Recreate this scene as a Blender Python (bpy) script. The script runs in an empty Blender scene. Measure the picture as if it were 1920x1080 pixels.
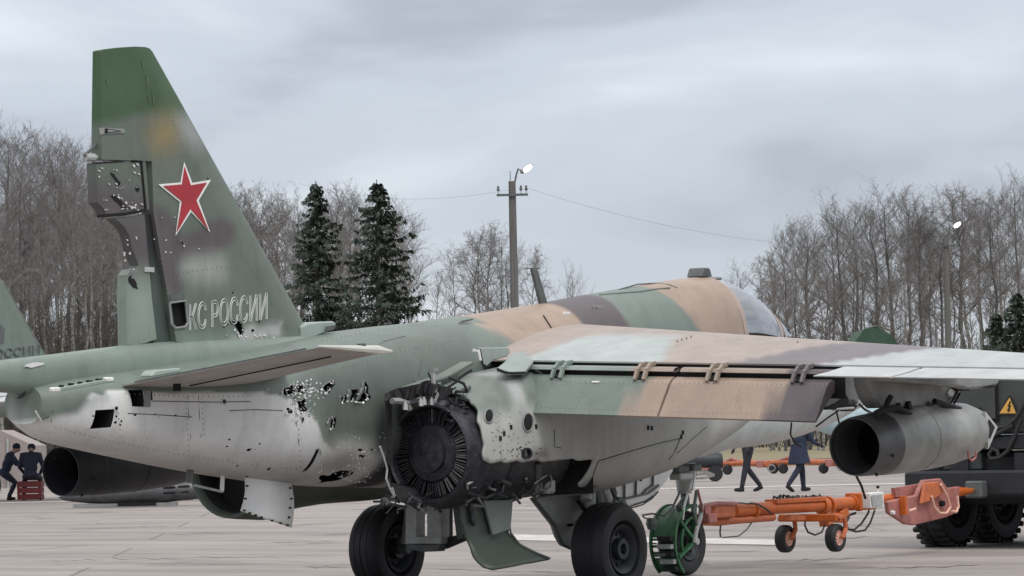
import bpy, bmesh, math, random
import numpy as np
from mathutils import Vector, Matrix
random.seed(7); np.random.seed(7)
SC = bpy.context.scene
COL = SC.collection
R = math.radians

# ------------------------------------------------------------------ camera
FPX, YAW, PITCH, ROLL = 6433.85, 0.6049349, 0.0416714, -0.0214055
CAM = Vector((-26.0636, -18.2672, 1.4990))
Fv = Vector((math.cos(YAW)*math.cos(PITCH), math.sin(YAW)*math.cos(PITCH), math.sin(PITCH)))
R0 = Vector((math.sin(YAW), -math.cos(YAW), 0)); U0 = R0.cross(Fv)
Rv = R0*math.cos(ROLL) + U0*math.sin(ROLL); Uv = -R0*math.sin(ROLL) + U0*math.cos(ROLL)
cd = bpy.data.cameras.new('camera'); cam = bpy.data.objects.new('camera', cd); COL.objects.link(cam)
cd.sensor_width = 36; cd.lens = FPX/1920*36; cd.clip_start = .5; cd.clip_end = 4000
M = Matrix((Rv, Uv, -Fv)).transposed().to_4x4(); M.translation = CAM
cam.matrix_world = M
SC.camera = cam

# ------------------------------------------------------------------ world, sun, exposure
SUN_EL, SUN_AZ = R(56), R(245)      # azimuth of the direction towards the sun, from +X counter-clockwise
W = bpy.data.worlds.new('World'); SC.world = W; W.use_nodes = True
nt = W.node_tree; nt.nodes.clear()
def wn(t): return nt.nodes.new(t)
tc = wn('ShaderNodeTexCoord')
mp = wn('ShaderNodeMapping'); mp.inputs['Scale'].default_value = (5.2, 5.2, 15); mp.inputs['Location'].default_value = (3.2, 1.7, .35)
nt.links.new(tc.outputs['Generated'], mp.inputs['Vector'])
nz = wn('ShaderNodeTexNoise'); nz.inputs['Scale'].default_value = 1.0; nz.inputs['Detail'].default_value = 5; nz.inputs['Roughness'].default_value = .48; nz.inputs['Distortion'].default_value = .35
nt.links.new(mp.outputs[0], nz.inputs['Vector'])
cr = wn('ShaderNodeValToRGB'); cr.color_ramp.interpolation = 'EASE'
cr.color_ramp.elements[0].position = .36; cr.color_ramp.elements[0].color = (.365, .395, .46, 1)
cr.color_ramp.elements[1].position = .66; cr.color_ramp.elements[1].color = (.68, .72, .78, 1)
e = cr.color_ramp.elements.new(.5); e.color = (.505, .55, .62, 1)
nt.links.new(nz.outputs['Fac'], cr.inputs[0])
sx = wn('ShaderNodeSeparateXYZ'); nt.links.new(tc.outputs['Generated'], sx.inputs[0])
mr = wn('ShaderNodeMapRange'); mr.inputs['From Min'].default_value = 0; mr.inputs['From Max'].default_value = 1
mr.inputs['To Min'].default_value = .96; mr.inputs['To Max'].default_value = 2.45     # overcast sky: about three times brighter overhead than at the horizon
nt.links.new(sx.outputs['Z'], mr.inputs['Value'])
wm = wn('ShaderNodeMix'); wm.data_type = 'RGBA'; wm.inputs['B'].default_value = (.60, .595, .59, 1)      # cloud overhead is a neutral, slightly warm white
zr = wn('ShaderNodeMapRange'); zr.inputs['From Min'].default_value = .10; zr.inputs['From Max'].default_value = .55; zr.inputs['To Max'].default_value = .85
nt.links.new(sx.outputs['Z'], zr.inputs['Value']); nt.links.new(zr.outputs[0], wm.inputs['Factor']); nt.links.new(cr.outputs[0], wm.inputs['A'])
bg = wn('ShaderNodeBackground'); nt.links.new(wm.outputs['Result'], bg.inputs['Color']); nt.links.new(mr.outputs[0], bg.inputs['Strength'])
sk = wn('ShaderNodeTexSky'); sk.sky_type = 'NISHITA'; sk.sun_disc = False
sk.sun_elevation = SUN_EL; sk.sun_rotation = R(90) - SUN_AZ
bg2 = wn('ShaderNodeBackground'); nt.links.new(sk.outputs[0], bg2.inputs['Color']); bg2.inputs['Strength'].default_value = .012
ad = wn('ShaderNodeAddShader'); nt.links.new(bg.outputs[0], ad.inputs[0]); nt.links.new(bg2.outputs[0], ad.inputs[1])
wo = wn('ShaderNodeOutputWorld'); nt.links.new(ad.outputs[0], wo.inputs['Surface'])
sl = bpy.data.lights.new('sun', 'SUN'); sl.energy = 1.25; sl.angle = R(18); sl.color = (1, .96, .9)
so = bpy.data.objects.new('sun', sl); COL.objects.link(so)
sd = Vector((math.cos(SUN_EL)*math.cos(SUN_AZ), math.cos(SUN_EL)*math.sin(SUN_AZ), math.sin(SUN_EL)))
so.rotation_euler = sd.to_track_quat('Z', 'Y').to_euler(); so.location = (0, 0, 30)
SC.view_settings.view_transform = 'Standard'; SC.view_settings.look = 'None'
SC.view_settings.exposure = 0; SC.view_settings.gamma = 1
SC.render.engine = 'CYCLES'
SC.cycles.max_bounces = 6; SC.cycles.transparent_max_bounces = 12

# ------------------------------------------------------------------ helpers
def ray(u, v): return Fv*FPX + Rv*(u-960) + Uv*(540-v)
def at(u, v, ax, val):
    """survey point: where the line of sight through (u, v) of the photograph meets the plane ax = val"""
    d = ray(u, v); i = 'XYZ'.index(ax); t = (val-CAM[i])/d[i]; return CAM + d*t
def S(u, v, y=0.): return at(u, v, 'Y', y)
def depth_at(u, v, D): return CAM + ray(u, v)*(D/FPX)

def mat(name, col, rough=.6, metal=0., noise=0., nscale=8., bump=0., bscale=40., spec=.5, streak=None, attr=False, col2=None, coat=0):
    m = bpy.data.materials.new(name); m.use_nodes = True
    t = m.node_tree; b = t.nodes['Principled BSDF']
    b.inputs['Roughness'].default_value = rough; b.inputs['Metallic'].default_value = metal
    b.inputs['Specular IOR Level'].default_value = spec
    b.inputs['Coat Weight'].default_value = coat
    base = None
    if attr:
        a = t.nodes.new('ShaderNodeAttribute'); a.attribute_name = 'Col'; base = a.outputs['Color']
    else:
        r = t.nodes.new('ShaderNodeRGB'); r.outputs[0].default_value = (*col, 1); base = r.outputs[0]
    g = t.nodes.new('ShaderNodeNewGeometry')
    if noise > 0:
        n = t.nodes.new('ShaderNodeTexNoise'); n.inputs['Scale'].default_value = nscale; n.inputs['Detail'].default_value = 6; n.inputs['Roughness'].default_value = .62
        if streak:
            mpn = t.nodes.new('ShaderNodeMapping'); mpn.inputs['Scale'].default_value = streak
            t.links.new(g.outputs['Position'], mpn.inputs['Vector']); t.links.new(mpn.outputs[0], n.inputs['Vector'])
        else: t.links.new(g.outputs['Position'], n.inputs['Vector'])
        mrn = t.nodes.new('ShaderNodeMapRange'); mrn.inputs['From Min'].default_value = .3; mrn.inputs['From Max'].default_value = .7
        mrn.inputs['To Min'].default_value = 1-noise; mrn.inputs['To Max'].default_value = 1+noise
        t.links.new(n.outputs['Fac'], mrn.inputs['Value'])
        if col2 is not None:
            mx = t.nodes.new('ShaderNodeMix'); mx.data_type = 'RGBA'; mx.inputs['B'].default_value = (*col2, 1)
            t.links.new(base, mx.inputs['A'])
            rr = t.nodes.new('ShaderNodeMapRange'); rr.inputs['From Min'].default_value = .42; rr.inputs['From Max'].default_value = .62
            t.links.new(n.outputs['Fac'], rr.inputs['Value']); t.links.new(rr.outputs[0], mx.inputs['Factor']); base = mx.outputs['Result']
        hs = t.nodes.new('ShaderNodeVectorMath'); hs.operation = 'SCALE'
        t.links.new(base, hs.inputs[0]); t.links.new(mrn.outputs[0], hs.inputs['Scale']); base = hs.outputs[0]
    if attr and name == 'jet_paint':
        mp3 = t.nodes.new('ShaderNodeMapping'); mp3.inputs['Scale'].default_value = (7, 6, 1.3); t.links.new(g.outputs['Position'], mp3.inputs['Vector'])
        n3 = t.nodes.new('ShaderNodeTexNoise'); n3.inputs['Scale'].default_value = 1; n3.inputs['Detail'].default_value = 5; n3.inputs['Roughness'].default_value = .7; t.links.new(mp3.outputs[0], n3.inputs['Vector'])
        r3 = t.nodes.new('ShaderNodeMapRange'); r3.inputs['From Min'].default_value = .36; r3.inputs['From Max'].default_value = .52; r3.inputs['To Min'].default_value = .90; r3.inputs['To Max'].default_value = 1.02
        t.links.new(n3.outputs['Fac'], r3.inputs['Value']); h3 = t.nodes.new('ShaderNodeVectorMath'); h3.operation = 'SCALE'; t.links.new(base, h3.inputs[0]); t.links.new(r3.outputs[0], h3.inputs['Scale']); base = h3.outputs[0]
    t.links.new(base, b.inputs['Base Color'])
    if bump > 0:
        n2 = t.nodes.new('ShaderNodeTexNoise'); n2.inputs['Scale'].default_value = bscale; n2.inputs['Detail'].default_value = 3
        t.links.new(g.outputs['Position'], n2.inputs['Vector'])
        bp = t.nodes.new('ShaderNodeBump'); bp.inputs['Strength'].default_value = 1; bp.inputs['Distance'].default_value = bump
        t.links.new(n2.outputs['Fac'], bp.inputs['Height']); t.links.new(bp.outputs[0], b.inputs['Normal'])
    return m

MT = {}
MT['paint'] = mat('jet_paint', (1, 1, 1), .5, 0, .10, 2.2, .004, 2.6, attr=True, streak=(.8, 1.6, 1.3))
MT['alu'] = mat('bare_aluminium', (.62, .62, .6), .35, .6, .12, 9)
MT['chip'] = mat('chipped_paint', (.75, .75, .74), .4, .2, .1, 20)
MT['soot'] = mat('soot', (.010, .010, .013), .75, 0, .5, 9, .006, 30)
MT['black'] = mat('dark_interior', (.006, .006, .008), .9)
MT['burnt'] = mat('burnt_metal', (.045, .045, .054), .42, .6, .5, 14, .004, 40)
MT['blade'] = mat('blade_metal', (.22, .22, .235), .35, .5, .2, 30)
MT['rubber'] = mat('rubber', (.014, .015, .018), .62, 0, .2, 20)
MT['hub'] = mat('wheel_hub_grey', (.028, .031, .036), .5, .2, .2, 20)
MT['gear'] = mat('gear_grey', (.38, .39, .38), .5, .1, .25, 7)
MT['geardk'] = mat('gear_dark_grey', (.10, .11, .11), .55, .1, .3, 7)
MT['white'] = mat('white_primer', (.72, .73, .72), .5, 0, .06, 6)
MT['green'] = mat('guard_green', (.03, .125, .052), .5, 0, .35, 9)
MT['greendk'] = mat('cowl_green', (.070, .090, .077), .5, 0, .25, 5, col2=(.05, .06, .05))
MT['orange'] = mat('orange_paint', (.60, .135, .018), .5, 0, .25, 6, .003, 30, col2=(.40, .085, .02))
MT['orange2'] = mat('faded_orange_paint', (.47, .13, .05), .6, 0, .3, 9)
MT['redplate'] = mat('worn_red_paint', (.36, .14, .12), .55, 0, .25, 7)
MT['pink'] = mat('pale_salmon_paint', (.75, .45, .35), .5)
MT['crate'] = mat('crate_red', (.16, .02, .022), .6, 0, .3, 6)
MT['tent'] = mat('tent_canvas', (.30, .26, .25), .8, 0, .15, 2)
MT['red'] = mat('red_star_paint', (.36, .022, .032), .5, 0, .2, 5)
MT['starwhite'] = mat('star_white_paint', (.80, .80, .78), .5, 0, .06, 8)
MT['letter'] = mat('letter_white_paint', (.50, .52, .50), .5, 0, .08, 8)
MT['tank'] = mat('tank_grey_paint', (.29, .295, .28), .42, .25, .40, 2.4, .004, 5)
MT['ring'] = mat('tank_ring_metal', (.10, .10, .105), .38, .5, .25, 6)
MT['darktank'] = mat('charcoal_tank', (.030, .031, .038), .5, .1, .3, 4)  # plain charcoal-dark base colour
MT['pylon'] = mat('pylon_grey_paint', (.24, .245, .24), .5, 0, .3, 4)
MT['truck'] = mat('truck_grey_green_paint', (.055, .060, .058), .55, 0, .14, 2, .001, 30)
MT['truckdk'] = mat('truck_chassis_black', (.016, .017, .022), .6, 0, .3, 5)
MT['hose'] = mat('black_hose', (.02, .02, .022), .5)
MT['yellow'] = mat('sign_yellow', (.75, .42, .09), .5)
MT['steel'] = mat('dull_steel', (.30, .30, .29), .4, .7, .2, 12)
MT['brass'] = mat('brass_pin', (.40, .25, .12), .35, .8, .2, 12)
MT['wood'] = mat('concrete_pole', (.13, .125, .12), .85, 0, .2, 3, .005, 20, streak=(6, 6, .4))
MT['navy'] = mat('navy_cloth', (.016, .019, .032), .85, 0, .2, 12)
MT['spruce'] = mat('spruce_needles', (.030, .044, .030), .7, 0, .5, 1.2)
MT['bark'] = mat('grey_bark', (.10, .095, .092), .9, 0, .3, 2.0)
MT['birchbark'] = mat('pale_birch_bark', (.30, .295, .28), .85, 0, .35, 3.0, streak=(1, 1, 2.5), col2=(.06, .055, .05))
MT['twig'] = mat('bare_twigs', (.185, .176, .176), .9, 0, .25, 1.0)
MT['twig2'] = mat('reddish_twigs', (.180, .162, .158), .9, 0, .25, 1.0)
MT['bush'] = mat('brown_undergrowth', (.070, .060, .052), .9, 0, .35, .6)
MT['tarp'] = mat('dark_green_canvas', (.035, .075, .05), .75, 0, .2, 1.5)

# glass of the canopy
gm = bpy.data.materials.new('canopy_glass'); gm.use_nodes = True; t = gm.node_tree; t.nodes.clear()
o_ = t.nodes.new('ShaderNodeOutputMaterial'); mx_ = t.nodes.new('ShaderNodeMixShader'); tr_ = t.nodes.new('ShaderNodeBsdfTransparent'); gl_ = t.nodes.new('ShaderNodeBsdfGlossy')
fr_ = t.nodes.new('ShaderNodeFresnel'); fr_.inputs['IOR'].default_value = 1.75
gl_.inputs['Roughness'].default_value = .04; gl_.inputs['Color'].default_value = (.95, .97, 1, 1); tr_.inputs['Color'].default_value = (.55, .60, .63, 1)
ma_ = t.nodes.new('ShaderNodeMath'); ma_.operation = 'ADD'; ma_.inputs[1].default_value = .24; t.links.new(fr_.outputs[0], ma_.inputs[0])
t.links.new(ma_.outputs[0], mx_.inputs[0]); t.links.new(tr_.outputs[0], mx_.inputs[1]); t.links.new(gl_.outputs[0], mx_.inputs[2]); t.links.new(mx_.outputs[0], o_.inputs[0])
MT['glass'] = gm
def emis(name, col, s):
    m = bpy.data.materials.new(name); m.use_nodes = True; b = m.node_tree.nodes['Principled BSDF']
    b.inputs['Base Color'].default_value = (.8, .8, .8, 1); b.inputs['Emission Color'].default_value = (*col, 1); b.inputs['Emission Strength'].default_value = s
    return m
MT['lamp'] = emis('lit_lamp', (.93, .97, 1), 6)

def tag(o, label=None, cat=None, group=None, kind=None):
    if label: o['label'] = label
    if cat: o['category'] = cat
    if group: o['group'] = group
    if kind: o['kind'] = kind
    return o
def thing(name, label, cat, loc=(0, 0, 0), group=None):
    o = bpy.data.objects.new(name, None); COL.objects.link(o); o.location = loc; o.empty_display_size = .2
    return tag(o, label, cat, group)
def link(name, me, m, parent=None, smooth=False):
    o = bpy.data.objects.new(name, me); COL.objects.link(o)
    if m is not None:
        me.materials.clear(); me.materials.append(MT[m] if isinstance(m, str) else m)
    if smooth: me.polygons.foreach_set('use_smooth', [True]*len(me.polygons))
    if parent is not None:
        o.parent = parent
        w = parent.location if parent.type == 'EMPTY' else Vector((0, 0, 0))
        o.matrix_parent_inverse = Matrix.Translation(-w)
    return o
def smooth_auto(o, ang=35):
    me = o.data; me.polygons.foreach_set('use_smooth', [True]*len(me.polygons))
    bm = bmesh.new(); bm.from_mesh(me)
    for ed in bm.edges:
        if len(ed.link_faces) == 2 and ed.calc_face_angle(0) > R(ang): ed.smooth = False
    bm.to_mesh(me); bm.free()

class MB:
    def __init__(s): s.v = []; s.f = []
    def add(s, vs, fs):
        n = len(s.v); s.v += [tuple(p) for p in vs]; s.f += [tuple(i+n for i in f) for f in fs]; return s
    def box(s, c, size, rot=None):
        a, b, d = [x/2 for x in size]; c = Vector(c)
        vs = [Vector((x, y, z)) for x in (-a, a) for y in (-b, b) for z in (-d, d)]
        if rot is not None: vs = [rot @ p for p in vs]
        return s.add([c+p for p in vs], [(0, 1, 3, 2), (4, 6, 7, 5), (0, 4, 5, 1), (2, 3, 7, 6), (0, 2, 6, 4), (1, 5, 7, 3)])
    def beam(s, p0, p1, w, h, up=(0, 0, 1)):
        p0 = Vector(p0); p1 = Vector(p1); d = (p1-p0).normalized(); a = d.cross(Vector(up))
        if a.length < 1e-4: a = d.cross(Vector((1, 0, 0)))
        a.normalize(); b = a.cross(d)
        vs = [p+a*x*w/2+b*y*h/2 for p in (p0, p1) for x, y in ((-1, -1), (1, -1), (1, 1), (-1, 1))]
        return s.add(vs, [(0, 1, 2, 3), (7, 6, 5, 4), (0, 4, 5, 1), (1, 5, 6, 2), (2, 6, 7, 3), (3, 7, 4, 0)])
    def tube(s, pts, r, n=8, cap=True):
        pts = [Vector(p) for p in pts]; k = len(pts); rs = r if isinstance(r, (list, tuple)) else [r]*k
        vs = []; prev = None
        for i, p in enumerate(pts):
            d = (pts[min(i+1, k-1)]-pts[max(i-1, 0)]).normalized()
            if prev is None:
                a = d.cross(Vector((0, 0, 1)))
                if a.length < .1: a = d.cross(Vector((1, 0, 0)))
            else: a = prev - d*prev.dot(d)
            a.normalize(); prev = a; b = d.cross(a)
            vs += [p+(a*math.cos(2*math.pi*j/n)+b*math.sin(2*math.pi*j/n))*rs[i] for j in range(n)]
        fs = [(i*n+j, i*n+(j+1) % n, (i+1)*n+(j+1) % n, (i+1)*n+j) for i in range(k-1) for j in range(n)]
        if cap: fs += [tuple(range(n-1, -1, -1)), tuple((k-1)*n+j for j in range(n))]
        return s.add(vs, fs)
    def lathe(s, o, ax, prof, n=32, closed=False):
        o = Vector(o); d = Vector(ax).normalized(); a = d.cross(Vector((0, 0, 1)))
        if a.length < .1: a = d.cross(Vector((1, 0, 0)))
        a.normalize(); b = d.cross(a); vs = []
        for (tt, r) in prof: vs += [o+d*tt+(a*math.cos(2*math.pi*j/n)+b*math.sin(2*math.pi*j/n))*max(r, 1e-4) for j in range(n)]
        k = len(prof); rng = range(k) if closed else range(k-1)
        fs = [(i*n+j, i*n+(j+1) % n, ((i+1) % k)*n+(j+1) % n, ((i+1) % k)*n+j) for i in rng for j in range(n)]
        return s.add(vs, fs)
    def prism(s, poly, ext):
        n = len(poly); e = Vector(ext); P = [Vector(p) for p in poly]
        return s.add(P+[p+e for p in P], [tuple(range(n-1, -1, -1)), tuple(range(n, 2*n))]+[(i, (i+1) % n, n+(i+1) % n, n+i) for i in range(n)])
    def build(s, name, m, parent=None, smooth=False, bevel=0, fix=True):
        me = bpy.data.meshes.new(name); me.from_pydata(s.v, [], s.f)
        if fix or bevel:
            bm = bmesh.new(); bm.from_mesh(me)
            if bevel: bmesh.ops.bevel(bm, geom=bm.edges[:], offset=bevel, segments=1, affect='EDGES', clamp_overlap=True)
            bmesh.ops.recalc_face_normals(bm, faces=bm.faces[:]); bm.to_mesh(me); bm.free()
        o = link(name, me, m, parent)
        if smooth: smooth_auto(o)
        return o

def copy_tree(o, parent=None):
    c = o.copy(); COL.objects.link(c)
    if parent is not None: c.parent = parent
    for ch in list(o.children): copy_tree(ch, c)
    return c

# ---- soft-edged paint patches
def poly_sd(P, poly):
    """signed distance of points P (n,2) to polygon, negative inside"""
    poly = np.asarray(poly, float); n = len(poly); d = np.full(len(P), 1e9); ins = np.zeros(len(P), bool)
    for i in range(n):
        a = poly[i]; b = poly[(i+1) % n]; e = b-a; w = P-a
        tt = np.clip((w@e)/max(e@e, 1e-12), 0, 1); q = w-tt[:, None]*e
        d = np.minimum(d, np.hypot(q[:, 0], q[:, 1]))
        c = (a[1] <= P[:, 1]) != (b[1] <= P[:, 1])
        with np.errstate(divide='ignore', invalid='ignore'):
            xx = a[0]+(P[:, 1]-a[1])*(b[0]-a[0])/(b[1]-a[1] if b[1] != a[1] else 1e-12)
        ins ^= c & (P[:, 0] < xx)
    return np.where(ins, -d, d)
def wob(P, s=1.0, k=0):
    x, y = P[:, 0]*s, P[:, 1]*s
    return np.sin(5.1*x+1.7*y+k)+.6*np.sin(9.7*y-4.3*x+2*k)+.4*np.sin(17*x+13*y+3*k)
def paint2d(P, base, patches, jit=.012):
    c = np.tile(np.array(base, float), (len(P), 1)) if np.ndim(base) == 1 else base.copy()
    for k, (col, poly, soft) in enumerate(patches):
        d = poly_sd(P, poly)+jit*wob(P, 1.3, k)*min(1, soft*40)
        m = np.clip(.5-d/max(soft, 1e-3)/2, 0, 1); m = m*m*(3-2*m)
        c = c*(1-m[:, None])+np.array(col)[None]*m[:, None]
    return c
def colour(o, fn):
    me = o.data; n = len(me.vertices); P = np.zeros(n*3); me.vertices.foreach_get('co', P); P = P.reshape(-1, 3)
    c = fn(P); a = me.attributes.new('Col', 'FLOAT_COLOR', 'POINT')
    a.data.foreach_set('color', np.concatenate([c, np.ones((n, 1))], 1).astype(np.float32).ravel())
def flat(col): return lambda P: np.tile(np.array(col, float), (len(P), 1))
def ysurf(u): return float(np.interp(u, [0, 100, 200, 400, 550, 720], [-.24, -.31, -.37, -.47, -.54, -.62]))
def XZ(pts, y):
    if y is None: return [(S(u, v, ysurf(u)).x, S(u, v, ysurf(u)).z) for u, v in pts]
    return [(S(u, v, y).x, S(u, v, y).z) for u, v in pts]

GREEN = (.158, .193, .170); DGREEN = (.105, .127, .113); FINTOP = (.047, .098, .042); FIN = (.120, .147, .122)
TAN = (.335, .25, .195); BROWN = (.095, .078, .084); PALE = (.39, .415, .415); PALEGREEN = (.37, .41, .40)
SILVER = (.66, .675, .67); GREY = (.40, .405, .395); PALEBLUE = (.60, .66, .66)

def boolean(o, cutter):
    mod = o.modifiers.new('b', 'BOOLEAN'); mod.operation = 'DIFFERENCE'; mod.solver = 'EXACT'; mod.object = cutter
    mod.material_mode = 'TRANSFER'; mod.use_self = True
    dg = bpy.context.evaluated_depsgraph_get(); me = bpy.data.meshes.new_from_object(o.evaluated_get(dg), depsgraph=dg)
    o.modifiers.clear(); old = o.data; o.data = me
    cm = cutter.data; bpy.data.objects.remove(cutter)
    return o
def jag(poly, k=1.5, n=3):
    """roughen a px polygon outline"""
    out = []
    for i in range(len(poly)):
        a = poly[i]; b = poly[(i+1) % len(poly)]
        for j in range(n):
            f = j/n; out.append((a[0]+(b[0]-a[0])*f+random.uniform(-k, k), a[1]+(b[1]-a[1])*f+random.uniform(-k, k)))
    return out
def blob(u, v, ru, rv, n=9, rot=0):
    return [(u+ru*math.cos(a)*math.cos(rot)*q-rv*math.sin(a)*math.sin(rot)*q, v+ru*math.cos(a)*math.sin(rot)*q+rv*math.sin(a)*math.cos(rot)*q)
            for a, q in [(2*math.pi*i/n, random.uniform(.6, 1.15)) for i in range(n)]]

# ================================================================== SETTING
def slab_mat():
    m = mat('apron_concrete', (.295, .258, .240), .75, 0, .10, .55, .003, 14)
    t = m.node_tree; b = t.nodes['Principled BSDF']
    # each slab a little different, worn patches and dark stains with shapes of their own
    src = b.inputs['Base Color'].links[0].from_socket
    oi = t.nodes.new('ShaderNodeObjectInfo'); mr_ = t.nodes.new('ShaderNodeMapRange'); mr_.inputs['To Min'].default_value = .93; mr_.inputs['To Max'].default_value = 1.05
    t.links.new(oi.outputs['Random'], mr_.inputs['Value'])
    g = t.nodes.new('ShaderNodeNewGeometry'); mpn = t.nodes.new('ShaderNodeMapping'); mpn.inputs['Rotation'].default_value = (0, 0, -YAW); mpn.inputs['Scale'].default_value = (.9, .10, 1)
    t.links.new(g.outputs['Position'], mpn.inputs['Vector'])
    n = t.nodes.new('ShaderNodeTexNoise'); n.inputs['Scale'].default_value = 1.0; n.inputs['Detail'].default_value = 5; t.links.new(mpn.outputs[0], n.inputs['Vector'])
    r2 = t.nodes.new('ShaderNodeMapRange'); r2.inputs['From Min'].default_value = .34; r2.inputs['From Max'].default_value = .62; r2.inputs['To Min'].default_value = .74; r2.inputs['To Max'].default_value = 1.04
    t.links.new(n.outputs['Fac'], r2.inputs['Value'])
    n4 = t.nodes.new('ShaderNodeTexNoise'); n4.inputs['Scale'].default_value = .42; n4.inputs['Detail'].default_value = 7; n4.inputs['Roughness'].default_value = .68; t.links.new(g.outputs['Position'], n4.inputs['Vector'])
    r4 = t.nodes.new('ShaderNodeMapRange'); r4.inputs['From Min'].default_value = .34; r4.inputs['From Max'].default_value = .46; r4.inputs['To Min'].default_value = .62; r4.inputs['To Max'].default_value = 1.0
    t.links.new(n4.outputs['Fac'], r4.inputs['Value'])
    m4 = t.nodes.new('ShaderNodeMath'); m4.operation = 'MULTIPLY'; t.links.new(r4.outputs[0], m4.inputs[0]); t.links.new(r2.outputs[0], m4.inputs[1])
    mu = t.nodes.new('ShaderNodeMath'); mu.operation = 'MULTIPLY'; t.links.new(mr_.outputs[0], mu.inputs[0]); t.links.new(m4.outputs[0], mu.inputs[1])
    hs = t.nodes.new('ShaderNodeVectorMath'); hs.operation = 'SCALE'; t.links.new(src, hs.inputs[0]); t.links.new(mu.outputs[0], hs.inputs['Scale']); t.links.new(hs.outputs[0], b.inputs['Base Color'])
    return m
MT['slab'] = slab_mat()
MT['grass'] = mat('dry_grass', (.26, .215, .13), .95, 0, .3, .25, .05, 3, col2=(.17, .15, .09))
MT['seal'] = mat('joint_sealant', (.15, .135, .125), .9, 0, .2, 3)
MT['line'] = mat('worn_white_line', (.50, .475, .455), .75, 0, .25, 3)

CY, SY = math.cos(YAW), math.sin(YAW)
def gp(d, r, z=0.): return Vector((CAM.x+CY*d+SY*r, CAM.y+SY*d-CY*r, z))      # ground point: d metres ahead, r metres right
ground = MB().add([gp(-60, -1500, -.03), gp(-60, 1500, -.03), gp(3000, 1500, -.03), gp(3000, -1500, -.03)], [(0, 1, 2, 3)]).build('grass_field', 'grass', fix=False)
tag(ground, kind='structure')
apron = MB().add([gp(4, -75, -.012), gp(4, 75, -.012), gp(128, 75, -.012), gp(128, -75, -.012)], [(0, 1, 2, 3)]).build('apron', 'seal', fix=False)
tag(apron, kind='structure')
SROT = YAW+R(2.2); SW, SL = 7.0, 3.5          # slab: 7 m across the view, 3.5 m along it
sc_, ss_ = math.cos(SROT), math.sin(SROT)
sm = MB().box((0, 0, -.06), (SL-.04, SW-.04, .12)).build('slab', 'slab', apron, bevel=.012); smesh = sm.data
first = True; nsl = 0
for i in range(0, 40):
    d = 18+i*SL; half = .17*(d+SL)+SW
    for j in range(-6, 7):
        rr = j*SW+(SW/2 if i % 2 else 0)
        if abs(rr) > half: continue
        p = Vector((CAM.x+sc_*d+ss_*rr, CAM.y+ss_*d-sc_*rr, random.uniform(-.002, .002)))
        if d > 125: continue
        o = sm if first else bpy.data.objects.new('slab', smesh)
        if not first: COL.objects.link(o); o.parent = apron
        first = False; nsl += 1
        o.location = p; o.rotation_euler = (0, 0, SROT)
# painted white lines on the apron
def gline(name, d, w, r0, r1, label):
    a = [gp(d, r0, .006), gp(d, r1, .006), gp(d+w, r1, .006), gp(d+w, r0, .006)]
    o = MB().add(a, [(0, 1, 2, 3)]).build(name, 'line', apron, fix=False); o['label'] = label
ln_ = MB().add([at(u, v, 'Z', .006) for u, v in ((930, 1001), (1470, 1012), (1470, 1022), (930, 1012))], [(3, 2, 1, 0)]).build('painted_line', 'line', apron, fix=False); ln_['label'] = 'worn white painted stripe across the apron'
gline('painted_line', 84.0, 1.3, -14, 30, 'far white painted stripe')

def crack(u0, u1, v, amp, label=None, w=.05):
    rng = random.Random(int(u0*7+v)); n = max(6, int((u1-u0)/16)); P = []
    for i in range(n+1):
        f = i/n; p = at(u0+(u1-u0)*f, v+amp*f+rng.gauss(0, 1.1), 'Z', .0045); P.append(p)
    V = []
    for i, p in enumerate(P):
        k = w*rng.uniform(.3, 1.2)*(0.2+math.sin(math.pi*i/n)); V += [p-gpd*k, p+gpd*k]
    o = MB().add(V, [(2*i, 2*i+1, 2*i+3, 2*i+2) for i in range(n)]).build('tar_seam', 'seal', apron, fix=False)
gpd = Vector((CY, SY, 0))
for q in ((0, 190, 1034, -14), (150, 240, 983, -3), (215, 330, 990, -5), (300, 420, 1002, -3), (40, 120, 972, 0), (560, 660, 1062, 2), (786, 900, 1066, 2), (890, 1080, 1070, 2), (1320, 1430, 1034, -1), (1440, 1720, 1012, -6), (1205, 1330, 1050, 2), (1400, 1640, 1052, -6), (1500, 1700, 990, -4), (30, 620, 1052, -10), (480, 640, 1018, -2), (1560, 1900, 1066, -8), (100, 500, 960, -6)): crack(*q)

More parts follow.
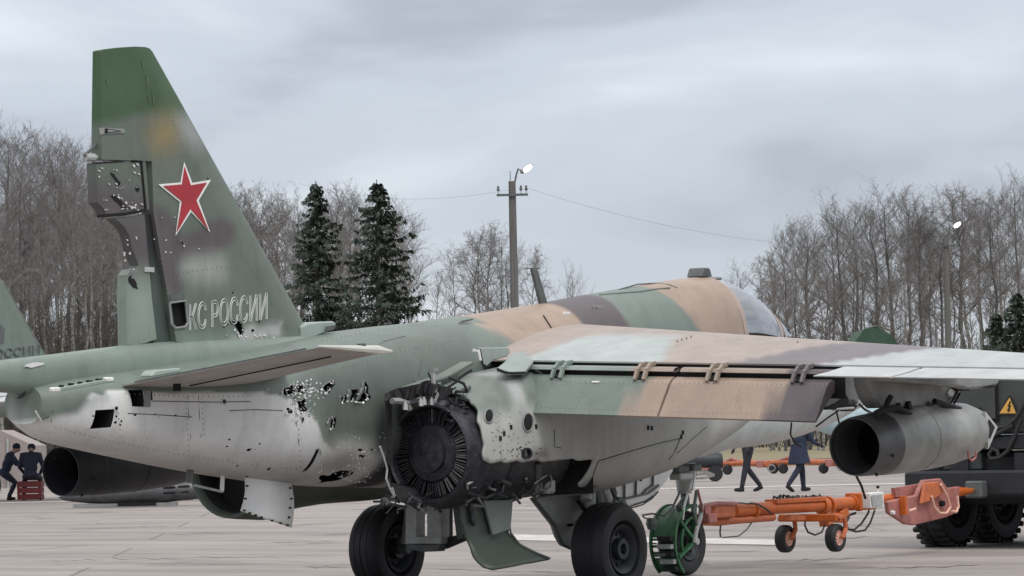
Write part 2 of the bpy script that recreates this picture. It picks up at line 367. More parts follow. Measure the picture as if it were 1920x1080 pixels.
# ================================================================== TREES
def tube3(V, Fc, p0, p1, r0, r1, n=3):
    d = (p1-p0)
    L = d.length
    if L < 1e-5: return
    d = d/L; a = d.cross(Vector((.3, .2, 1)))
    if a.length < .05: a = d.cross(Vector((1, 0, 0)))
    a.normalize(); b = d.cross(a); k = len(V)
    for p, r in ((p0, r0), (p1, r1)):
        for j in range(n):
            q = 2*math.pi*j/n; V.append(p+(a*math.cos(q)+b*math.sin(q))*r)
    for j in range(n): Fc.append((k+j, k+(j+1) % n, k+n+(j+1) % n, k+n+j))
def bare_tree(seed, H=20, crown_from=.35, spread=.22, dense=1., droop=.3, r=.16, lean=.02):
    rng = random.Random(seed); TV, TF, CV, CF = [], [], [], []
    pts = []; x = y = 0; N = 14
    for i in range(N+1):
        f = i/N; pts.append(Vector((x, y, H*f*.97))); x += rng.gauss(0, .010*H)*.6+lean*H/N*rng.choice((-1, 1))*.5; y += rng.gauss(0, .010*H)*.6
    rad = lambda f: r*(1-f)**.75+.014
    for i in range(N): tube3(TV, TF, pts[i], pts[i+1], rad(i/N), rad((i+1)/N), 6)
    def branch(p, d, L, rr, lvl):
        n = 4 if lvl < 2 else 3; q = p.copy(); dd = d.copy(); seg = L/n
        for i in range(n):
            f0 = i/n; f1 = (i+1)/n
            dd = (dd+Vector((rng.gauss(0, .16), rng.gauss(0, .16), rng.gauss(.05, .12)-(droop*.35*f1 if lvl >= 1 else 0)))).normalized()
            q2 = q+dd*seg
            tube3(CV, CF, q, q2, max(rr*(1-f0*.75), .0055), max(rr*(1-f1*.75), .0045), 4 if lvl == 0 else 3)
            if lvl < 3:
                nb = {0: 2.15, 1: 1.9, 2: 1.6}[lvl]*dense
                nb = int(nb)+(rng.random() < nb-int(nb))
                for _ in range(nb):
                    a = rng.uniform(0, 6.28); o = Vector((math.cos(a), math.sin(a), rng.uniform(-.15, .7)))
                    nd = (dd*.75+o*.62).normalized()
                    branch(q+(q2-q)*rng.random(), nd, L*rng.uniform(.34, .58), rr*.45, lvl+1)
            q = q2
    nb = int(22*dense)
    for i in range(nb):
        f = crown_from+(1-crown_from)*((i+rng.random())/nb)**.9
        k = min(int(f*N), N-1); p = pts[k].lerp(pts[k+1], f*N-k)
        a = rng.uniform(0, 6.28); g = (f-crown_from)/(1-crown_from)
        prof = (.45+.75*math.sin(math.pi*min(1, .15+.8*g)))*(1.0 if g < .85 else .8)
        L = H*spread*prof*rng.uniform(.7, 1.15)
        d = Vector((math.cos(a), math.sin(a), rng.uniform(.45, 1.05)+.5*g)).normalized()
        branch(p, d, L, rad(f)*.42+.012, 0)
    for i in range(int(5*dense)):      # dead stubs low on the trunk
        f = rng.uniform(.1, crown_from); k = int(f*N); p = pts[k]; a = rng.uniform(0, 6.28)
        branch(p, Vector((math.cos(a), math.sin(a), .3)).normalized(), H*.06, .025, 2)
    return TV, TF, CV, CF
def mesh_of(name, V, Fc):
    me = bpy.data.meshes.new(name); me.from_pydata([tuple(v) for v in V], [], Fc); return me
PROTO = []
for s, (H, cf, sp, de, dr, r_) in enumerate([(20, .52, .165, .86, .3, .19), (21, .55, .135, .80, .6, .17), (20, .44, .20, .74, .12, .21), (20, .66, .11, .72, .6, .16), (19, .42, .19, .76, .3, .19), (20, .50, .15, .90, .9, .17), (20, .58, .16, .8, .2, .2), (21, .48, .13, .82, .7, .15)]):
    a = bare_tree(100+s, H, cf, sp, de, dr, r_)
    PROTO.append((mesh_of('trunk', a[0], a[1]), mesh_of('crown', a[2], a[3]), H))
    PROTO[-1][0].materials.append(MT['birchbark' if s in (1, 3, 5, 7) else 'bark']); PROTO[-1][1].materials.append(MT['twig2' if s in (5, 1, 7) else 'twig'])
ORD = ['first', 'second', 'third', 'fourth', 'fifth', 'sixth', 'seventh', 'eighth', 'ninth', 'tenth', 'eleventh', 'twelfth', 'thirteenth', 'fourteenth', 'fifteenth', 'sixteenth', 'seventeenth', 'eighteenth', 'nineteenth', 'twentieth'] + ['twenty-'+x for x in ('first', 'second', 'third', 'fourth', 'fifth', 'sixth', 'seventh', 'eighth', 'ninth')] + ['thirtieth'] + ['thirty-'+x for x in ('first', 'second', 'third', 'fourth', 'fifth', 'sixth', 'seventh', 'eighth', 'ninth')] + ['fortieth'] + ['forty-'+x for x in ('first', 'second', 'third', 'fourth', 'fifth', 'sixth', 'seventh', 'eighth', 'ninth')] + ['fiftieth'] + ['fifty-'+x for x in ('first', 'second', 'third', 'fourth', 'fifth', 'sixth', 'seventh', 'eighth', 'ninth')] + ['sixtieth'] + ['sixty-'+x for x in ('first', 'second', 'third', 'fourth', 'fifth', 'sixth', 'seventh', 'eighth', 'ninth')] + ['seventieth'] + ['seventy-'+x for x in ('first', 'second', 'third', 'fourth', 'fifth', 'sixth', 'seventh', 'eighth', 'ninth')]
def place_tree(u, v, D, k, label, group, wide=1.):
    p = depth_at(u, v, D); H = p.z*.90
    tm, cm, H0 = PROTO[k]; s = H/H0
    t = thing('bare_tree', label, 'tree', (p.x, p.y, -.02), group)
    t.rotation_euler = (0, 0, random.uniform(0, 6.28)); t.scale = (s*wide, s*wide, s)
    for nm, me in (('trunk', tm), ('crown', cm)):
        o = bpy.data.objects.new(nm, me); COL.objects.link(o); o.parent = t
    return t
def stand(spec, where, group, wide=1.):
    spec = sorted(spec, key=lambda q: q[0]); n = len(spec)
    for i, q in enumerate(spec):
        k = q[3] if len(q) > 3 else random.choice((0, 1, 2, 4, 5, 6, 7))
        place_tree(q[0], q[1], q[2], k, 'bare leafless tree, %s from the left in the %s' % (ORD[i], where), group, random.uniform(.7, 1.15)*wide)
left = [(u, 205+random.uniform(-14, 30)+max(0, u-120)*.35, random.uniform(185, 215)) for u in (-14, 12, 36, 60, 88, 112, 140, 166)]
left += [(u, random.uniform(285, 380), random.uniform(190, 240)) for u in (2, 24, 48, 72, 98, 126, 152, 178, 200, 218, 236, 254)]
left += [(u+random.uniform(-5, 5), random.uniform(330, 430), random.uniform(180, 200), 3) for u in (8, 18, 30, 54, 66, 80, 94, 106, 120, 134, 148, 160, 172, 186, 196, 208, 226, 240)]
left += [(u+random.uniform(-6, 6), random.uniform(250, 330), random.uniform(240, 290)) for u in range(0, 260, 26)]
stand(left, 'wood left of the tail fin', 'trees left of the fin')
mid = [(u, v+random.uniform(-8, 10), random.uniform(195, 235)) for u, v in ((402, 330), (424, 318), (446, 312), (468, 300), (492, 322), (516, 335), (540, 322), (566, 330), (590, 345), (616, 330), (634, 312), (656, 330), (676, 325), (702, 335), (724, 345), (742, 372), (760, 410))]
mid += [(u, v, random.uniform(190, 215), 3) for u, v in ((440, 400), (480, 410), (512, 430), (536, 400), (560, 420), (640, 400), (680, 410), (750, 450))]
mid += [(u+random.uniform(-6, 6), random.uniform(340, 390), random.uniform(240, 285)) for u in range(410, 770, 30)]
stand(mid, 'stand around the two spruces', 'trees around the spruces')
stand([(815, 470, 200, 3), (850, 438, 205, 1), (878, 402, 215, 5), (892, 390, 230, 1), (908, 384, 215, 5), (930, 408, 200, 2), (945, 440, 205, 4), (992, 432, 260, 5), (1076, 480, 215, 2)], 'thin row around the near lamp post', 'trees near the lamp post', .9)
right = [(1398, 476, 205, 2), (1440, 428, 215), (1462, 392, 205), (1486, 400, 225), (1506, 378, 210), (1532, 395, 200), (1556, 362, 215), (1582, 342, 205), (1604, 346, 225), (1628, 352, 205), (1652, 358, 215), (1676, 322, 205), (1694, 318, 220), (1716, 340, 205), (1740, 385, 215), (1762, 380, 205), (1782, 308, 210), (1808, 306, 205), (1834, 330, 220), (1858, 340, 205), (1882, 312, 215), (1908, 296, 200), (1930, 300, 205)]
right += [(u+random.uniform(-6, 6), random.uniform(420, 500), random.uniform(190, 245), random.choice((1, 3, 3, 7))) for u in (1430, 1452, 1474, 1496, 1524, 1546, 1570, 1594, 1616, 1644, 1664, 1688, 1706, 1728, 1752, 1790, 1820, 1846, 1870, 1896)]
right += [(u+random.uniform(-8, 8), max(330, 470-.42*(u-1440))+random.uniform(0, 50), random.uniform(245, 290)) for u in range(1440, 1930, 36)]
stand(right, 'wood right of the cockpit', 'trees right of the cockpit')

def spruce(u, v, D, label, seed, width=3.6):
    p = depth_at(u, v, D); H = p.z; rng = random.Random(seed)
    t = thing('spruce_tree', label, 'tree', (p.x, p.y, -.02), 'spruces behind the jet')
    b = MB().tube([(0, 0, 0), (0, 0, H*.5), (0, 0, H)], [.26, .17, .02], 8)
    o = b.build('trunk', 'bark', None); o.parent = t
    V, Fc = [], []
    lobes = [rng.uniform(.62, 1.2) for _ in range(24)]
    def prof(g, a):
        k = lobes[int(g*11.99)*2+(0 if math.cos(a-1) > 0 else 1)]
        return (width*(1-g)**.86*k+.10)
    nbr = int(H*27)
    for i in range(nbr):
        z = H*(.08+.905*((i+rng.random())/nbr)**1.12); g = z/H; a = rng.uniform(0, 6.28)
        l = prof(g, a)*rng.uniform(.55, 1.1); az = Vector((math.cos(a), math.sin(a), 0)); side = Vector((-az.y, az.x, 0))
        prev = Vector((0, 0, z)); N = 6; dr = rng.uniform(.05, .55); up = rng.uniform(.0, .35)
        for k in range(N):
            f = (k+1)/N; q = Vector((0, 0, z))+az*l*f+side*l*.10*math.sin(3*f+i)+Vector((0, 0, up*l*f-dr*l*f*f+.22*l*f**4))
            tube3(V, Fc, prev, q, .032*(1-f)+.008, .028*(1-f)+.008, 3)
            if rng.random() < .9:
                for _ in range(int(2+4.5*f)):
                    c = prev.lerp(q, rng.random()); L2 = rng.uniform(.14, .46)*(.55+.6*(1-g)); hh = rng.uniform(.10, .42)*(.5+.6*(1-g))
                    s2 = (side*rng.choice((-1, 1))*rng.uniform(.4, 1)+az*rng.uniform(.1, 1.1)); s2.normalize(); w = rng.uniform(.03, .075)
                    n = len(V); tip = c+s2*L2+Vector((0, 0, -hh)); m_ = c.lerp(tip, .5)+Vector((0, 0, .05)); pw = s2.cross(Vector((0, 0, 1)))*w+Vector((0, 0, w*.6))
                    V += [c, m_+pw, tip, m_-pw-Vector((0, 0, rng.uniform(0, .08)))]
                    Fc.append((n, n+1, n+2, n+3))
            prev = q
    o = link('crown', mesh_of('crown', V, Fc), 'spruce'); o.parent = t
spruce(592, 338, 178, 'dark spruce just right of the tail fin, thinner of the two', 5, 5.0)
spruce(706, 336, 172, 'broad dark spruce tree, right one of the pair behind the jet', 9, 5.6)
spruce(1905, 545, 176, 'low dark spruce at the right edge behind the wing', 12, 3.2)
spruce(1868, 585, 184, 'small dark spruce beside the right lamp post wood', 15, 2.4)

# undergrowth along the wood edge: one mass of stems
def thicket(name, u0, u1, vtop, D0, D1, n, label, seed, m='bush'):
    rng = random.Random(seed); V, Fc = [], []
    for i in range(n):
        u = rng.uniform(u0, u1); D = rng.uniform(D0, D1); q = depth_at(u, vtop+rng.uniform(-14, 55), D); h = max(q.z, .8)*rng.uniform(.75, 1.05)
        base = Vector((q.x, q.y, -.05)); d = Vector((rng.gauss(0, .14), rng.gauss(0, .14), 1)).normalized(); p = base
        for k in range(3):
            d = (d+Vector((rng.gauss(0, .12), rng.gauss(0, .12), .1))).normalized(); p2 = p+d*h/3
            tube3(V, Fc, p, p2, .035*(1-k/4), .035*(1-(k+1)/4), 3)
            for _ in range(4):
                e = (d+Vector((rng.gauss(0, .6), rng.gauss(0, .6), .1))).normalized(); s0 = p.lerp(p2, rng.random()); s1 = s0+e*h*rng.uniform(.12, .3)
                tube3(V, Fc, s0, s1, .018, .008, 3)
                for _ in range(2):
                    e2 = (e+Vector((rng.gauss(0, .6), rng.gauss(0, .6), .1))).normalized(); w0 = s0.lerp(s1, rng.random()); tube3(V, Fc, w0, w0+e2*h*.12, .012, .007, 3)
            p = p2
    o = link(name, mesh_of(name, V, Fc), m); tag(o, label, 'undergrowth', kind='stuff')
thicket('undergrowth', -60, 300, 575, 185, 260, 520, 'brown undergrowth below the wood left of the fin', 1)
thicket('undergrowth', 390, 800, 610, 185, 250, 200, 'brown undergrowth below the trees around the spruces', 2)
thicket('undergrowth', 1400, 1960, 615, 238, 262, 420, 'brown undergrowth below the wood right of the cockpit', 3)

thicket('far_tree_line', -1400, 3300, 640, 300, 345, 1300, 'far low tree line along the horizon', 8)

# green canvas shelter
tp = thing('canvas_shelter', 'dark green canvas shelter at the wood edge right of the cockpit', 'shelter', tuple(at(1640, 840, 'Z', 0)))
D = 150
c0 = depth_at(1640, 640, D); gx = Vector((SY, -CY, 0)); gy = Vector((CY, SY, 0)); b0 = Vector((c0.x, c0.y, 0)); zt = depth_at(1638, 612, D).z
V = []
for k in (0, 4.5):
    for a, h in ((-1.45, 0), (-1.25, zt*.80), (-.45, zt*.98), (.1, zt), (.75, zt*.93), (1.35, zt*.78), (1.55, 0)): V.append(b0+gx*a+gy*k+Vector((0, 0, h)))
MB().add(V, [tuple(range(7)), tuple(range(13, 6, -1))]+[(i, i+1, i+8, i+7) for i in range(6)]).build('canvas', 'tarp', tp)
MB().tube([b0+gx*.1+gy*-.05+Vector((0, 0, zt+.02)), b0+gx*.1+gy*4.55+Vector((0, 0, zt+.02))], .05, 6).build('ridge_pole', 'geardk', tp)
tp.location = b0
for o in tp.children: o.matrix_parent_inverse = Matrix.Translation(-b0)

# ================================================================== LAMP POSTS AND WIRES
def lamp_post(u, vtop, D, vlamp, ulamp, label, cross_v):
    p = depth_at(u, vtop, D); H = p.z; base = Vector((p.x, p.y, 0)); pxm = FPX/D
    t = thing('lamp_post', label, 'lamp post', tuple(base), 'lamp posts')
    lp = depth_at(ulamp, vlamp, D)
    MB().tube([base-Vector((0, 0, .3)), base+Vector((0, 0, H*.5)), base+Vector((0, 0, H))], [.17, .15, .125], 8).build('pole', 'wood', t, smooth=True)
    zc = depth_at(u, cross_v, D).z
    ca = base+Vector((0, 0, zc))
    MB().beam(ca-gx*.54-gy*.15, ca+gx*.54-gy*.15, .09, .08).build('crossarm', 'geardk', t)
    for s in (-.48, .30, .48):
        q = ca+gx*s-gy*.15+Vector((0, 0, .045)); MB().lathe(q, (0, 0, 1), [(0, .012), (.10, .012), (.10, .05), (.16, .055), (.2, .035), (.26, .04), (.28, .0)], 8).build('insulator', 'geardk', t)
    top = base+Vector((0, 0, H-.1)); arm = [top+gx*.08, top+gx*.16+Vector((0, 0, .35)), lp.lerp(top, .45)+Vector((0, 0, .28)), lp-gx*.1]
    MB().tube(arm, .035, 6).build('arm', 'geardk', t)
    d = (gx*.8+Vector((0, 0, .55))).normalized()
    l = MB(); l.lathe(lp-d*.14, d, [(0, .03), (.05, .07), (.2, .085), (.4, .075), (.5, .03), (.52, 0)], 10); l.build('lamp_head', 'steel', t, smooth=True)
    nrm = (Vector((0, 0, -1))*.5-gy).normalized()
    l = MB(); l.lathe(lp-d*.02+nrm*.05, d, [(0, .0), (.02, .05), (.12, .085), (.26, .08), (.34, .04), (.36, 0)], 10); l.build('lit_lens', 'lamp', t, smooth=True)
    MB().tube([base+gx*-.06+Vector((0, 0, H)), base+gx*-.06+Vector((0, 0, H+.35))], .015, 5).build('rod', 'geardk', t)
    return ca
w1 = lamp_post(960, 340, 118, 320, 982, 'grey concrete lamp post with lit lamp behind the spine of the jet', 366)
w2 = lamp_post(1773, 447, 150, 425, 1789, 'concrete lamp post with lit lamp in front of the right wood', 461)
def wire(a, b, sag, name, label):
    pts = [a.lerp(b, i/16)-Vector((0, 0, sag*4*(i/16)*(1-i/16))) for i in range(17)]
    o = MB().tube(pts, .0035, 4).build(name, 'hose'); tag(o, label, 'wire')
wire(w1+Vector((0, 0, .2)), depth_at(560, 352, 150)+Vector((0, 0, .2)), .5, 'overhead_wire', 'thin wire running left from the near lamp post')
wire(w1+gx*.48+Vector((0, 0, .25)), w2-gx*.4+Vector((0, 0, .25)), .9, 'overhead_wire', 'thin wire sagging between the two lamp posts')

# ================================================================== THE DAMAGED JET
jet = thing('attack_jet', 'battle-damaged camouflaged attack jet with a red star on its fin, under tow', 'aircraft', (0, 0, 0))
def lerp_tab(tab, x):
    xs = [r[0] for r in tab]; return [float(np.interp(x, xs, [r[k] for r in tab])) for k in range(1, len(tab[0]))]
def smooth_tab(tab, x, h=.25):
    a = lerp_tab(tab, x-h); b = lerp_tab(tab, x); c = lerp_tab(tab, x+h); return [(p+2*q+r)/4 for p, q, r in zip(a, b, c)]
def sgnpow(c, e): return math.copysign(abs(c)**e, c)
def loft(name, tab, x0, x1, nx, nth, parent, m='paint', capped=True, ex=2.5, keep=None, sm=.25):
    """rows: X, y centre, z bottom, z top, half width, z of greatest width"""
    V, Fc = [], []
    for i in range(nx+1):
        x = x0+(x1-x0)*i/nx; yc, zb, zt, hw, zm = smooth_tab(tab, x, sm)
        for j in range(nth):
            a = 2*math.pi*j/nth; cy, cz = sgnpow(math.cos(a), 2/ex), sgnpow(math.sin(a), 2/ex)
            V.append((x, yc+hw*cy, zm+(zt-zm)*cz if cz > 0 else zm+(zm-zb)*cz))
    for i in range(nx):
        for j in range(nth):
            f = (i*nth+j, i*nth+(j+1) % nth, (i+1)*nth+(j+1) % nth, (i+1)*nth+j)
            if keep is None or keep(*[sum(V[k][q] for k in f)/4 for q in range(3)]): Fc.append(f)
    if capped:
        Fc.append(tuple(range(nth-1, -1, -1))); Fc.append(tuple(nx*nth+j for j in range(nth)))
    me = bpy.data.meshes.new(name); me.from_pydata(V, [], Fc)
    bm = bmesh.new(); bm.from_mesh(me); bmesh.ops.delete(bm, geom=[v for v in bm.verts if not v.link_faces], context='VERTS')
    bmesh.ops.recalc_face_normals(bm, faces=bm.faces[:]); bm.to_mesh(me); bm.free()
    o = link(name, me, m, parent); return o
BODY = [(-6.34, 0, 1.66, 1.92, .17, 1.79), (-6.22, 0, 1.555, 1.95, .26, 1.76), (-5.95, 0, 1.475, 1.99, .335, 1.75), (-5.4, 0, 1.385, 2.04, .40, 1.75), (-4.7, 0, 1.275, 2.11, .46, 1.73), (-4.05, 0, 1.185, 2.19, .52, 1.70),
        (-3.35, 0, 1.105, 2.29, .58, 1.70), (-2.6, 0, 1.055, 2.375, .64, 1.70), (-1.7, 0, 1.02, 2.455, .69, 1.72), (-.8, 0, .99, 2.52, .70, 1.75), (.2, 0, .98, 2.53, .68, 1.78), (1.2, 0, 1.0, 2.48, .66, 1.80), (2.4, 0, 1.08, 2.46, .62, 1.84),
        (3.4, 0, 1.19, 2.48, .58, 1.88), (4.0, 0, 1.26, 2.48, .57, 1.92), (4.8, 0, 1.30, 2.46, .55, 1.95), (5.4, 0, 1.365, 2.43, .52, 1.96), (6.0, 0, 1.477, 2.34, .46, 1.95), (6.5, 0, 1.60, 2.22, .38, 1.93), (7.0, 0, 1.74, 2.08, .26, 1.91), (7.35, 0, 1.83, 1.97, .12, 1.90)]
Yb = -.5
RP = [(SILVER, XZ([(-60, 800), (20, 800), (60, 792), (104, 766), (111, 752), (118, 745), (131, 758), (147, 739), (163, 748), (181, 735), (198, 743), (210, 733), (250, 733), (420, 738), (490, 735), (525, 742), (560, 762), (592, 790), (606, 825), (640, 852), (760, 850), (900, 850), (900, 1100), (-60, 1100)], None), .012),
      (GREEN, [(-7, 1.66), (-6.25, 1.655), (-6.05, 1.70), (-5.95, 1.80), (-6.0, 2.3), (-7, 2.3)], .04),
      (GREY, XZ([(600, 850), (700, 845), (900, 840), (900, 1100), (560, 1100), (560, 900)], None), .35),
      ((.24, .235, .22), XZ([(-60, 852), (200, 846), (330, 862), (620, 892), (620, 1100), (-60, 1100)], None), .22),  # under-surface shade of the belly painted into the colour
      ((.46, .46, .44), XZ([(640, 830), (700, 820), (715, 900), (640, 915), (615, 890)], None), .10),
      ((.035, .036, .036), XZ([(716, 745), (735, 740), (760, 735), (760, 930), (722, 930), (712, 900), (718, 840)], -.55), .10),
      ((.088, .102, .09), XZ([(575, 715), (640, 700), (725, 680), (745, 700), (740, 840), (700, 835), (660, 815), (618, 815), (606, 770)], None), .14),
      ((.12, .138, .122), XZ(blob(680, 765, 40, 28, 12), None), .12), ((.30, .285, .26), XZ(blob(655, 868, 30, 22, 12), None), .08),
      (DGREEN, XZ([(600, 690), (760, 640), (900, 610), (900, 700), (740, 740), (600, 740)], None), .35),
      (TAN, XZ([(903, 560), (1085, 540), (1085, 690), (960, 690), (925, 640), (898, 610)], -.35), .07)]
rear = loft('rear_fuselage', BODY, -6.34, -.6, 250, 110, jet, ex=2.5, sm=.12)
front = loft('front_fuselage', BODY, -.6, 7.35, 90, 60, jet, ex=2.5, sm=.2)
cut = MB()
def cutpoly(poly, y0=-1.1, y1=-.12, y=-.47):
    yy = ysurf(sum(u for u, v in poly)/len(poly))+.01; cut.prism([Vector((S(u, v, yy).x, y0, S(u, v, yy).z)) for u, v in poly], (0, y1-y0, 0))
cutpoly([(182, 769), (213, 767), (211, 801), (179, 804)], y=-.4)
cutpoly([(245, 731), (269, 731), (267, 763), (248, 762)], y=-.42)
HOLES = [jag([(530, 728), (546, 724), (550, 738), (533, 742)], 2), jag([(554, 724), (570, 724), (569, 737), (556, 737)], 1.5),
         jag([(553, 752), (566, 748), (570, 770), (560, 776)], 2), blob(541, 772, 5, 5), blob(536, 767, 3, 3), blob(563, 787, 3, 6), blob(575, 780, 2, 3),
         jag([(605, 728), (622, 712), (626, 722), (612, 738)], 1.5), jag([(652, 752), (655, 731), (666, 730), (662, 752)], 1.5), jag([(667, 752), (676, 736), (684, 713), (688, 745), (685, 754)], 2), blob(640, 748, 5, 8),
         blob(620, 795, 6, 12, rot=.3), jag([(597, 842), (602, 842), (603, 882), (598, 884)], .8), jag([(642, 893), (656, 890), (663, 880), (688, 880), (690, 889), (683, 901), (666, 905), (652, 899)], 2.5), blob(680, 843, 6, 4), blob(686, 855, 7, 3), blob(700, 843, 2, 3),
         blob(476, 843, 4, 3), blob(434, 837, 3, 1.5), blob(434, 824, 2, 2), blob(491, 832, 2, 2), blob(536, 879, 3, 3), blob(477, 873, 2, 2), blob(253, 778, 2.5, 2.5), blob(290, 777, 2, 2), blob(328, 779, 2, 2), blob(219, 766, 3, 4), blob(219, 781, 2, 3), blob(219, 792, 2.5, 3), blob(229, 790, 2, 2.5), blob(229, 797, 2, 2), blob(177, 780, 2, 2), blob(420, 753, 4, 6)]
for h in HOLES: cutpoly(h)
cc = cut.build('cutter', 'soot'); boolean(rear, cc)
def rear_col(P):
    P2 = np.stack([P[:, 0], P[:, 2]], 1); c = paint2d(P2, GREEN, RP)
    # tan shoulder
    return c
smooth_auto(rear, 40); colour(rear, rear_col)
FP = [(TAN, XZ([(903, 560), (1085, 540), (1085, 690), (960, 690), (925, 640), (898, 610)], -.35), .07), (TAN, XZ([(1030, 590), (1700, 560), (1700, 720), (1030, 720)], -.5), .15), ((.38, .33, .30), [(1.5, 1.75), (8, 1.95), (8, 2.05), (1.5, 1.95)], .3), (PALEBLUE, [(-1, -1), (-1, 1.8), (3, 1.85), (8, 1.98), (8, -1)], .12)]
smooth_auto(front, 40); colour(front, lambda P: paint2d(np.stack([P[:, 0], P[:, 2]], 1), GREEN, FP))

def body_y(x, z):
    yc, zb, zt, hw, zm = smooth_tab(BODY, x, .12); q = min(.999, abs((z-zm)/((zt-zm) if z > zm else (zm-zb)))); return -hw*(1-q**2.5)**(1/2.5)
def on_body(u, v, off=.002):
    y = -.4
    for _ in range(14): p = S(u, v, y); y = .5*y+.5*(body_y(p.x, p.z)-off)
    return S(u, v, y)
for px in ([(352, 742), (354, 780), (357, 820), (360, 860)], [(372, 742), (374, 780), (377, 820)], [(285, 752), (340, 753), (400, 754), (470, 753)], [(98, 770), (96, 790), (90, 812)], [(555, 790), (560, 830), (556, 880)], [(430, 770), (480, 768), (530, 770)], [(240, 775), (300, 778), (360, 782)], [(660, 690), (690, 660), (720, 640), (760, 630)], [(780, 650), (790, 680), (785, 705)]):
    MB().tube([on_body(u, v) for u, v in px], .0035, 4).build('panel_seam', 'geardk', jet)
b = MB(); b.tube([on_body(u, v, .004) for u, v in ((67, 771), (78, 790))], .008, 5); b.build('tail_rib', 'chip', jet)
MB().tube([on_body(u, v, .004) for u, v in ((79, 786), (86, 783), (92, 780))], .007, 5).build('tail_rib', 'geardk', jet)
MB().prism([on_body(u, v, .004) for u, v in ((270, 733), (282, 733), (281, 763), (269, 763))], (0, -.008, 0)).build('hatch_strip', 'pylon', jet)
MB().tube([on_body(u, v, .004) for u, v in ((283, 733), (284, 750))], .010, 5).build('hatch_edge', 'black', jet)
rng = random.Random(31)
def torn(holes, surf, parent, k=5.0, m='chip', lim=3.5):
    for h in holes:
        cu = sum(u for u, v in h)/len(h); cv = sum(v for u, v in h)/len(h); rad = max(math.hypot(u-cu, v-cv) for u, v in h)
        if rad < lim: continue
        b = MB(); n = len(h)
        for i in range(n):
            if rng.random() < .35: continue
            a, c = h[i], h[(i+1) % n]; mu, mv = (a[0]+c[0])/2, (a[1]+c[1])/2; d = math.hypot(mu-cu, mv-cv)+1e-3; q = rng.uniform(.3, 1)*min(k, rad*.6)
            out = (mu+(mu-cu)/d*q, mv+(mv-cv)/d*q)
            P = [surf(a, .002), surf(c, .002), surf(out, rng.uniform(.012, .035))]
            b.add(P+[p+Vector((0, .006, 0)) for p in P], [(0, 1, 2), (3, 5, 4), (0, 3, 4, 1), (1, 4, 5, 2), (2, 5, 3, 0)])
        if b.v: o = b.build('torn_skin', m, parent); o['kind'] = 'stuff'
torn(HOLES, lambda p, o: on_body(p[0], p[1], o), jet)
torn([h for h in HOLES if 640 < h[0][0] < 660 and h[0][1] > 870], lambda p, o: on_body(p[0], p[1], o), jet, 11, 'alu')
def flecks(reg, n, surf, parent, size, m, seed, nm='bare_metal_flecks'):
    r2 = random.Random(seed); b = MB()
    for _ in range(n):
        u = r2.gauss((reg[0]+reg[2])/2, (reg[2]-reg[0])/4); v = r2.gauss((reg[1]+reg[3])/2, (reg[3]-reg[1])/4); l = r2.uniform(*size); a = r2.uniform(0, 3.14)
        P = [surf((u+l*q*math.cos(a+w), v+l*q*math.sin(a+w)), .002) for w, q in ((0, 1), (1.3, .4), (2.4, .6), (3.14, .9), (4.4, .4))]
        b.add(P, [(0, 1, 2, 3, 4)])
    o = b.build(nm, m, parent, fix=False); o['kind'] = 'stuff'
ob = lambda p, o: on_body(p[0], p[1], o)
flecks((515, 712, 615, 752), 90, ob, jet, (.8, 3.4), 'chip', 1); flecks((535, 740, 600, 815), 60, ob, jet, (.8, 2.6), 'chip', 2); flecks((630, 820, 720, 905), 70, ob, jet, (.8, 3.2), 'chip', 3)
flecks((525, 715, 580, 745), 40, ob, jet, (1, 3.4), 'soot', 4); flecks((540, 750, 580, 790), 30, ob, jet, (.7, 2.2), 'soot', 5); flecks((600, 700, 700, 780), 30, ob, jet, (.7, 2.2), 'geardk', 6); flecks((100, 740, 520, 880), 60, ob, jet, (.6, 1.6), 'geardk', 7)
def rivets(lines, surf, parent, step=9, r=.0065, m='geardk'):
    b = MB()
    for px in lines:
        for (u0, v0), (u1, v1) in zip(px[:-1], px[1:]):
            n = max(1, int(math.hypot(u1-u0, v1-v0)/step))
            for i in range(n):
                f = (i+.5)/n; p = surf((u0+(u1-u0)*f, v0+(v1-v0)*f), .0015); b.add([p+Vector((r*math.cos(a), 0, r*math.sin(a))) for a in (0, 1.26, 2.51, 3.77, 5.03)], [(0, 1, 2, 3, 4)])
    o = b.build('rivet_rows', m, parent, fix=False); o['kind'] = 'stuff'
rivets([[(348, 742), (350, 780), (353, 820), (356, 860)], [(378, 742), (380, 780), (383, 820)], [(230, 738), (340, 743), (470, 743)], [(100, 800), (200, 825), (330, 850), (450, 868), (560, 880)], [(220, 760), (226, 810)], [(560, 800), (564, 880)], [(600, 640), (680, 625), (760, 612), (860, 600)], [(640, 690), (720, 668), (800, 648), (880, 636)], [(612, 800), (660, 812), (712, 818)]], ob, jet)
# dorsal hump running up to the canopy
HUMP = [(-1.6, 0, 2.0, 2.44, .50, 2.1), (-.9, 0, 2.0, 2.525, .52, 2.1), (-.17, 0, 2.0, 2.592, .53, 2.12), (.7, 0, 2.0, 2.686, .53, 2.16), (1.62, 0, 2.0, 2.80, .52, 2.2), (2.59, 0, 2.0, 2.915, .51, 2.24), (3.19, 0, 2.0, 2.982, .50, 2.26), (3.72, 0, 2.0, 3.03, .48, 2.28), (4.2, 0, 2.0, 3.03, .48, 2.28)]
HP = [(TAN, XZ([(905, 540), (1052, 530), (1062, 600), (1067, 660), (960, 690), (925, 640), (898, 610)], -.25), .04),
      (BROWN, XZ([(1050, 520), (1136, 515), (1139, 560), (1142, 640), (1068, 660), (1060, 590)], -.25), .03),
      (TAN, XZ([(1205, 500), (1500, 480), (1500, 680), (1290, 660), (1262, 600), (1245, 560)], -.25), .03)]
def hump_x1(zf): return 3.72
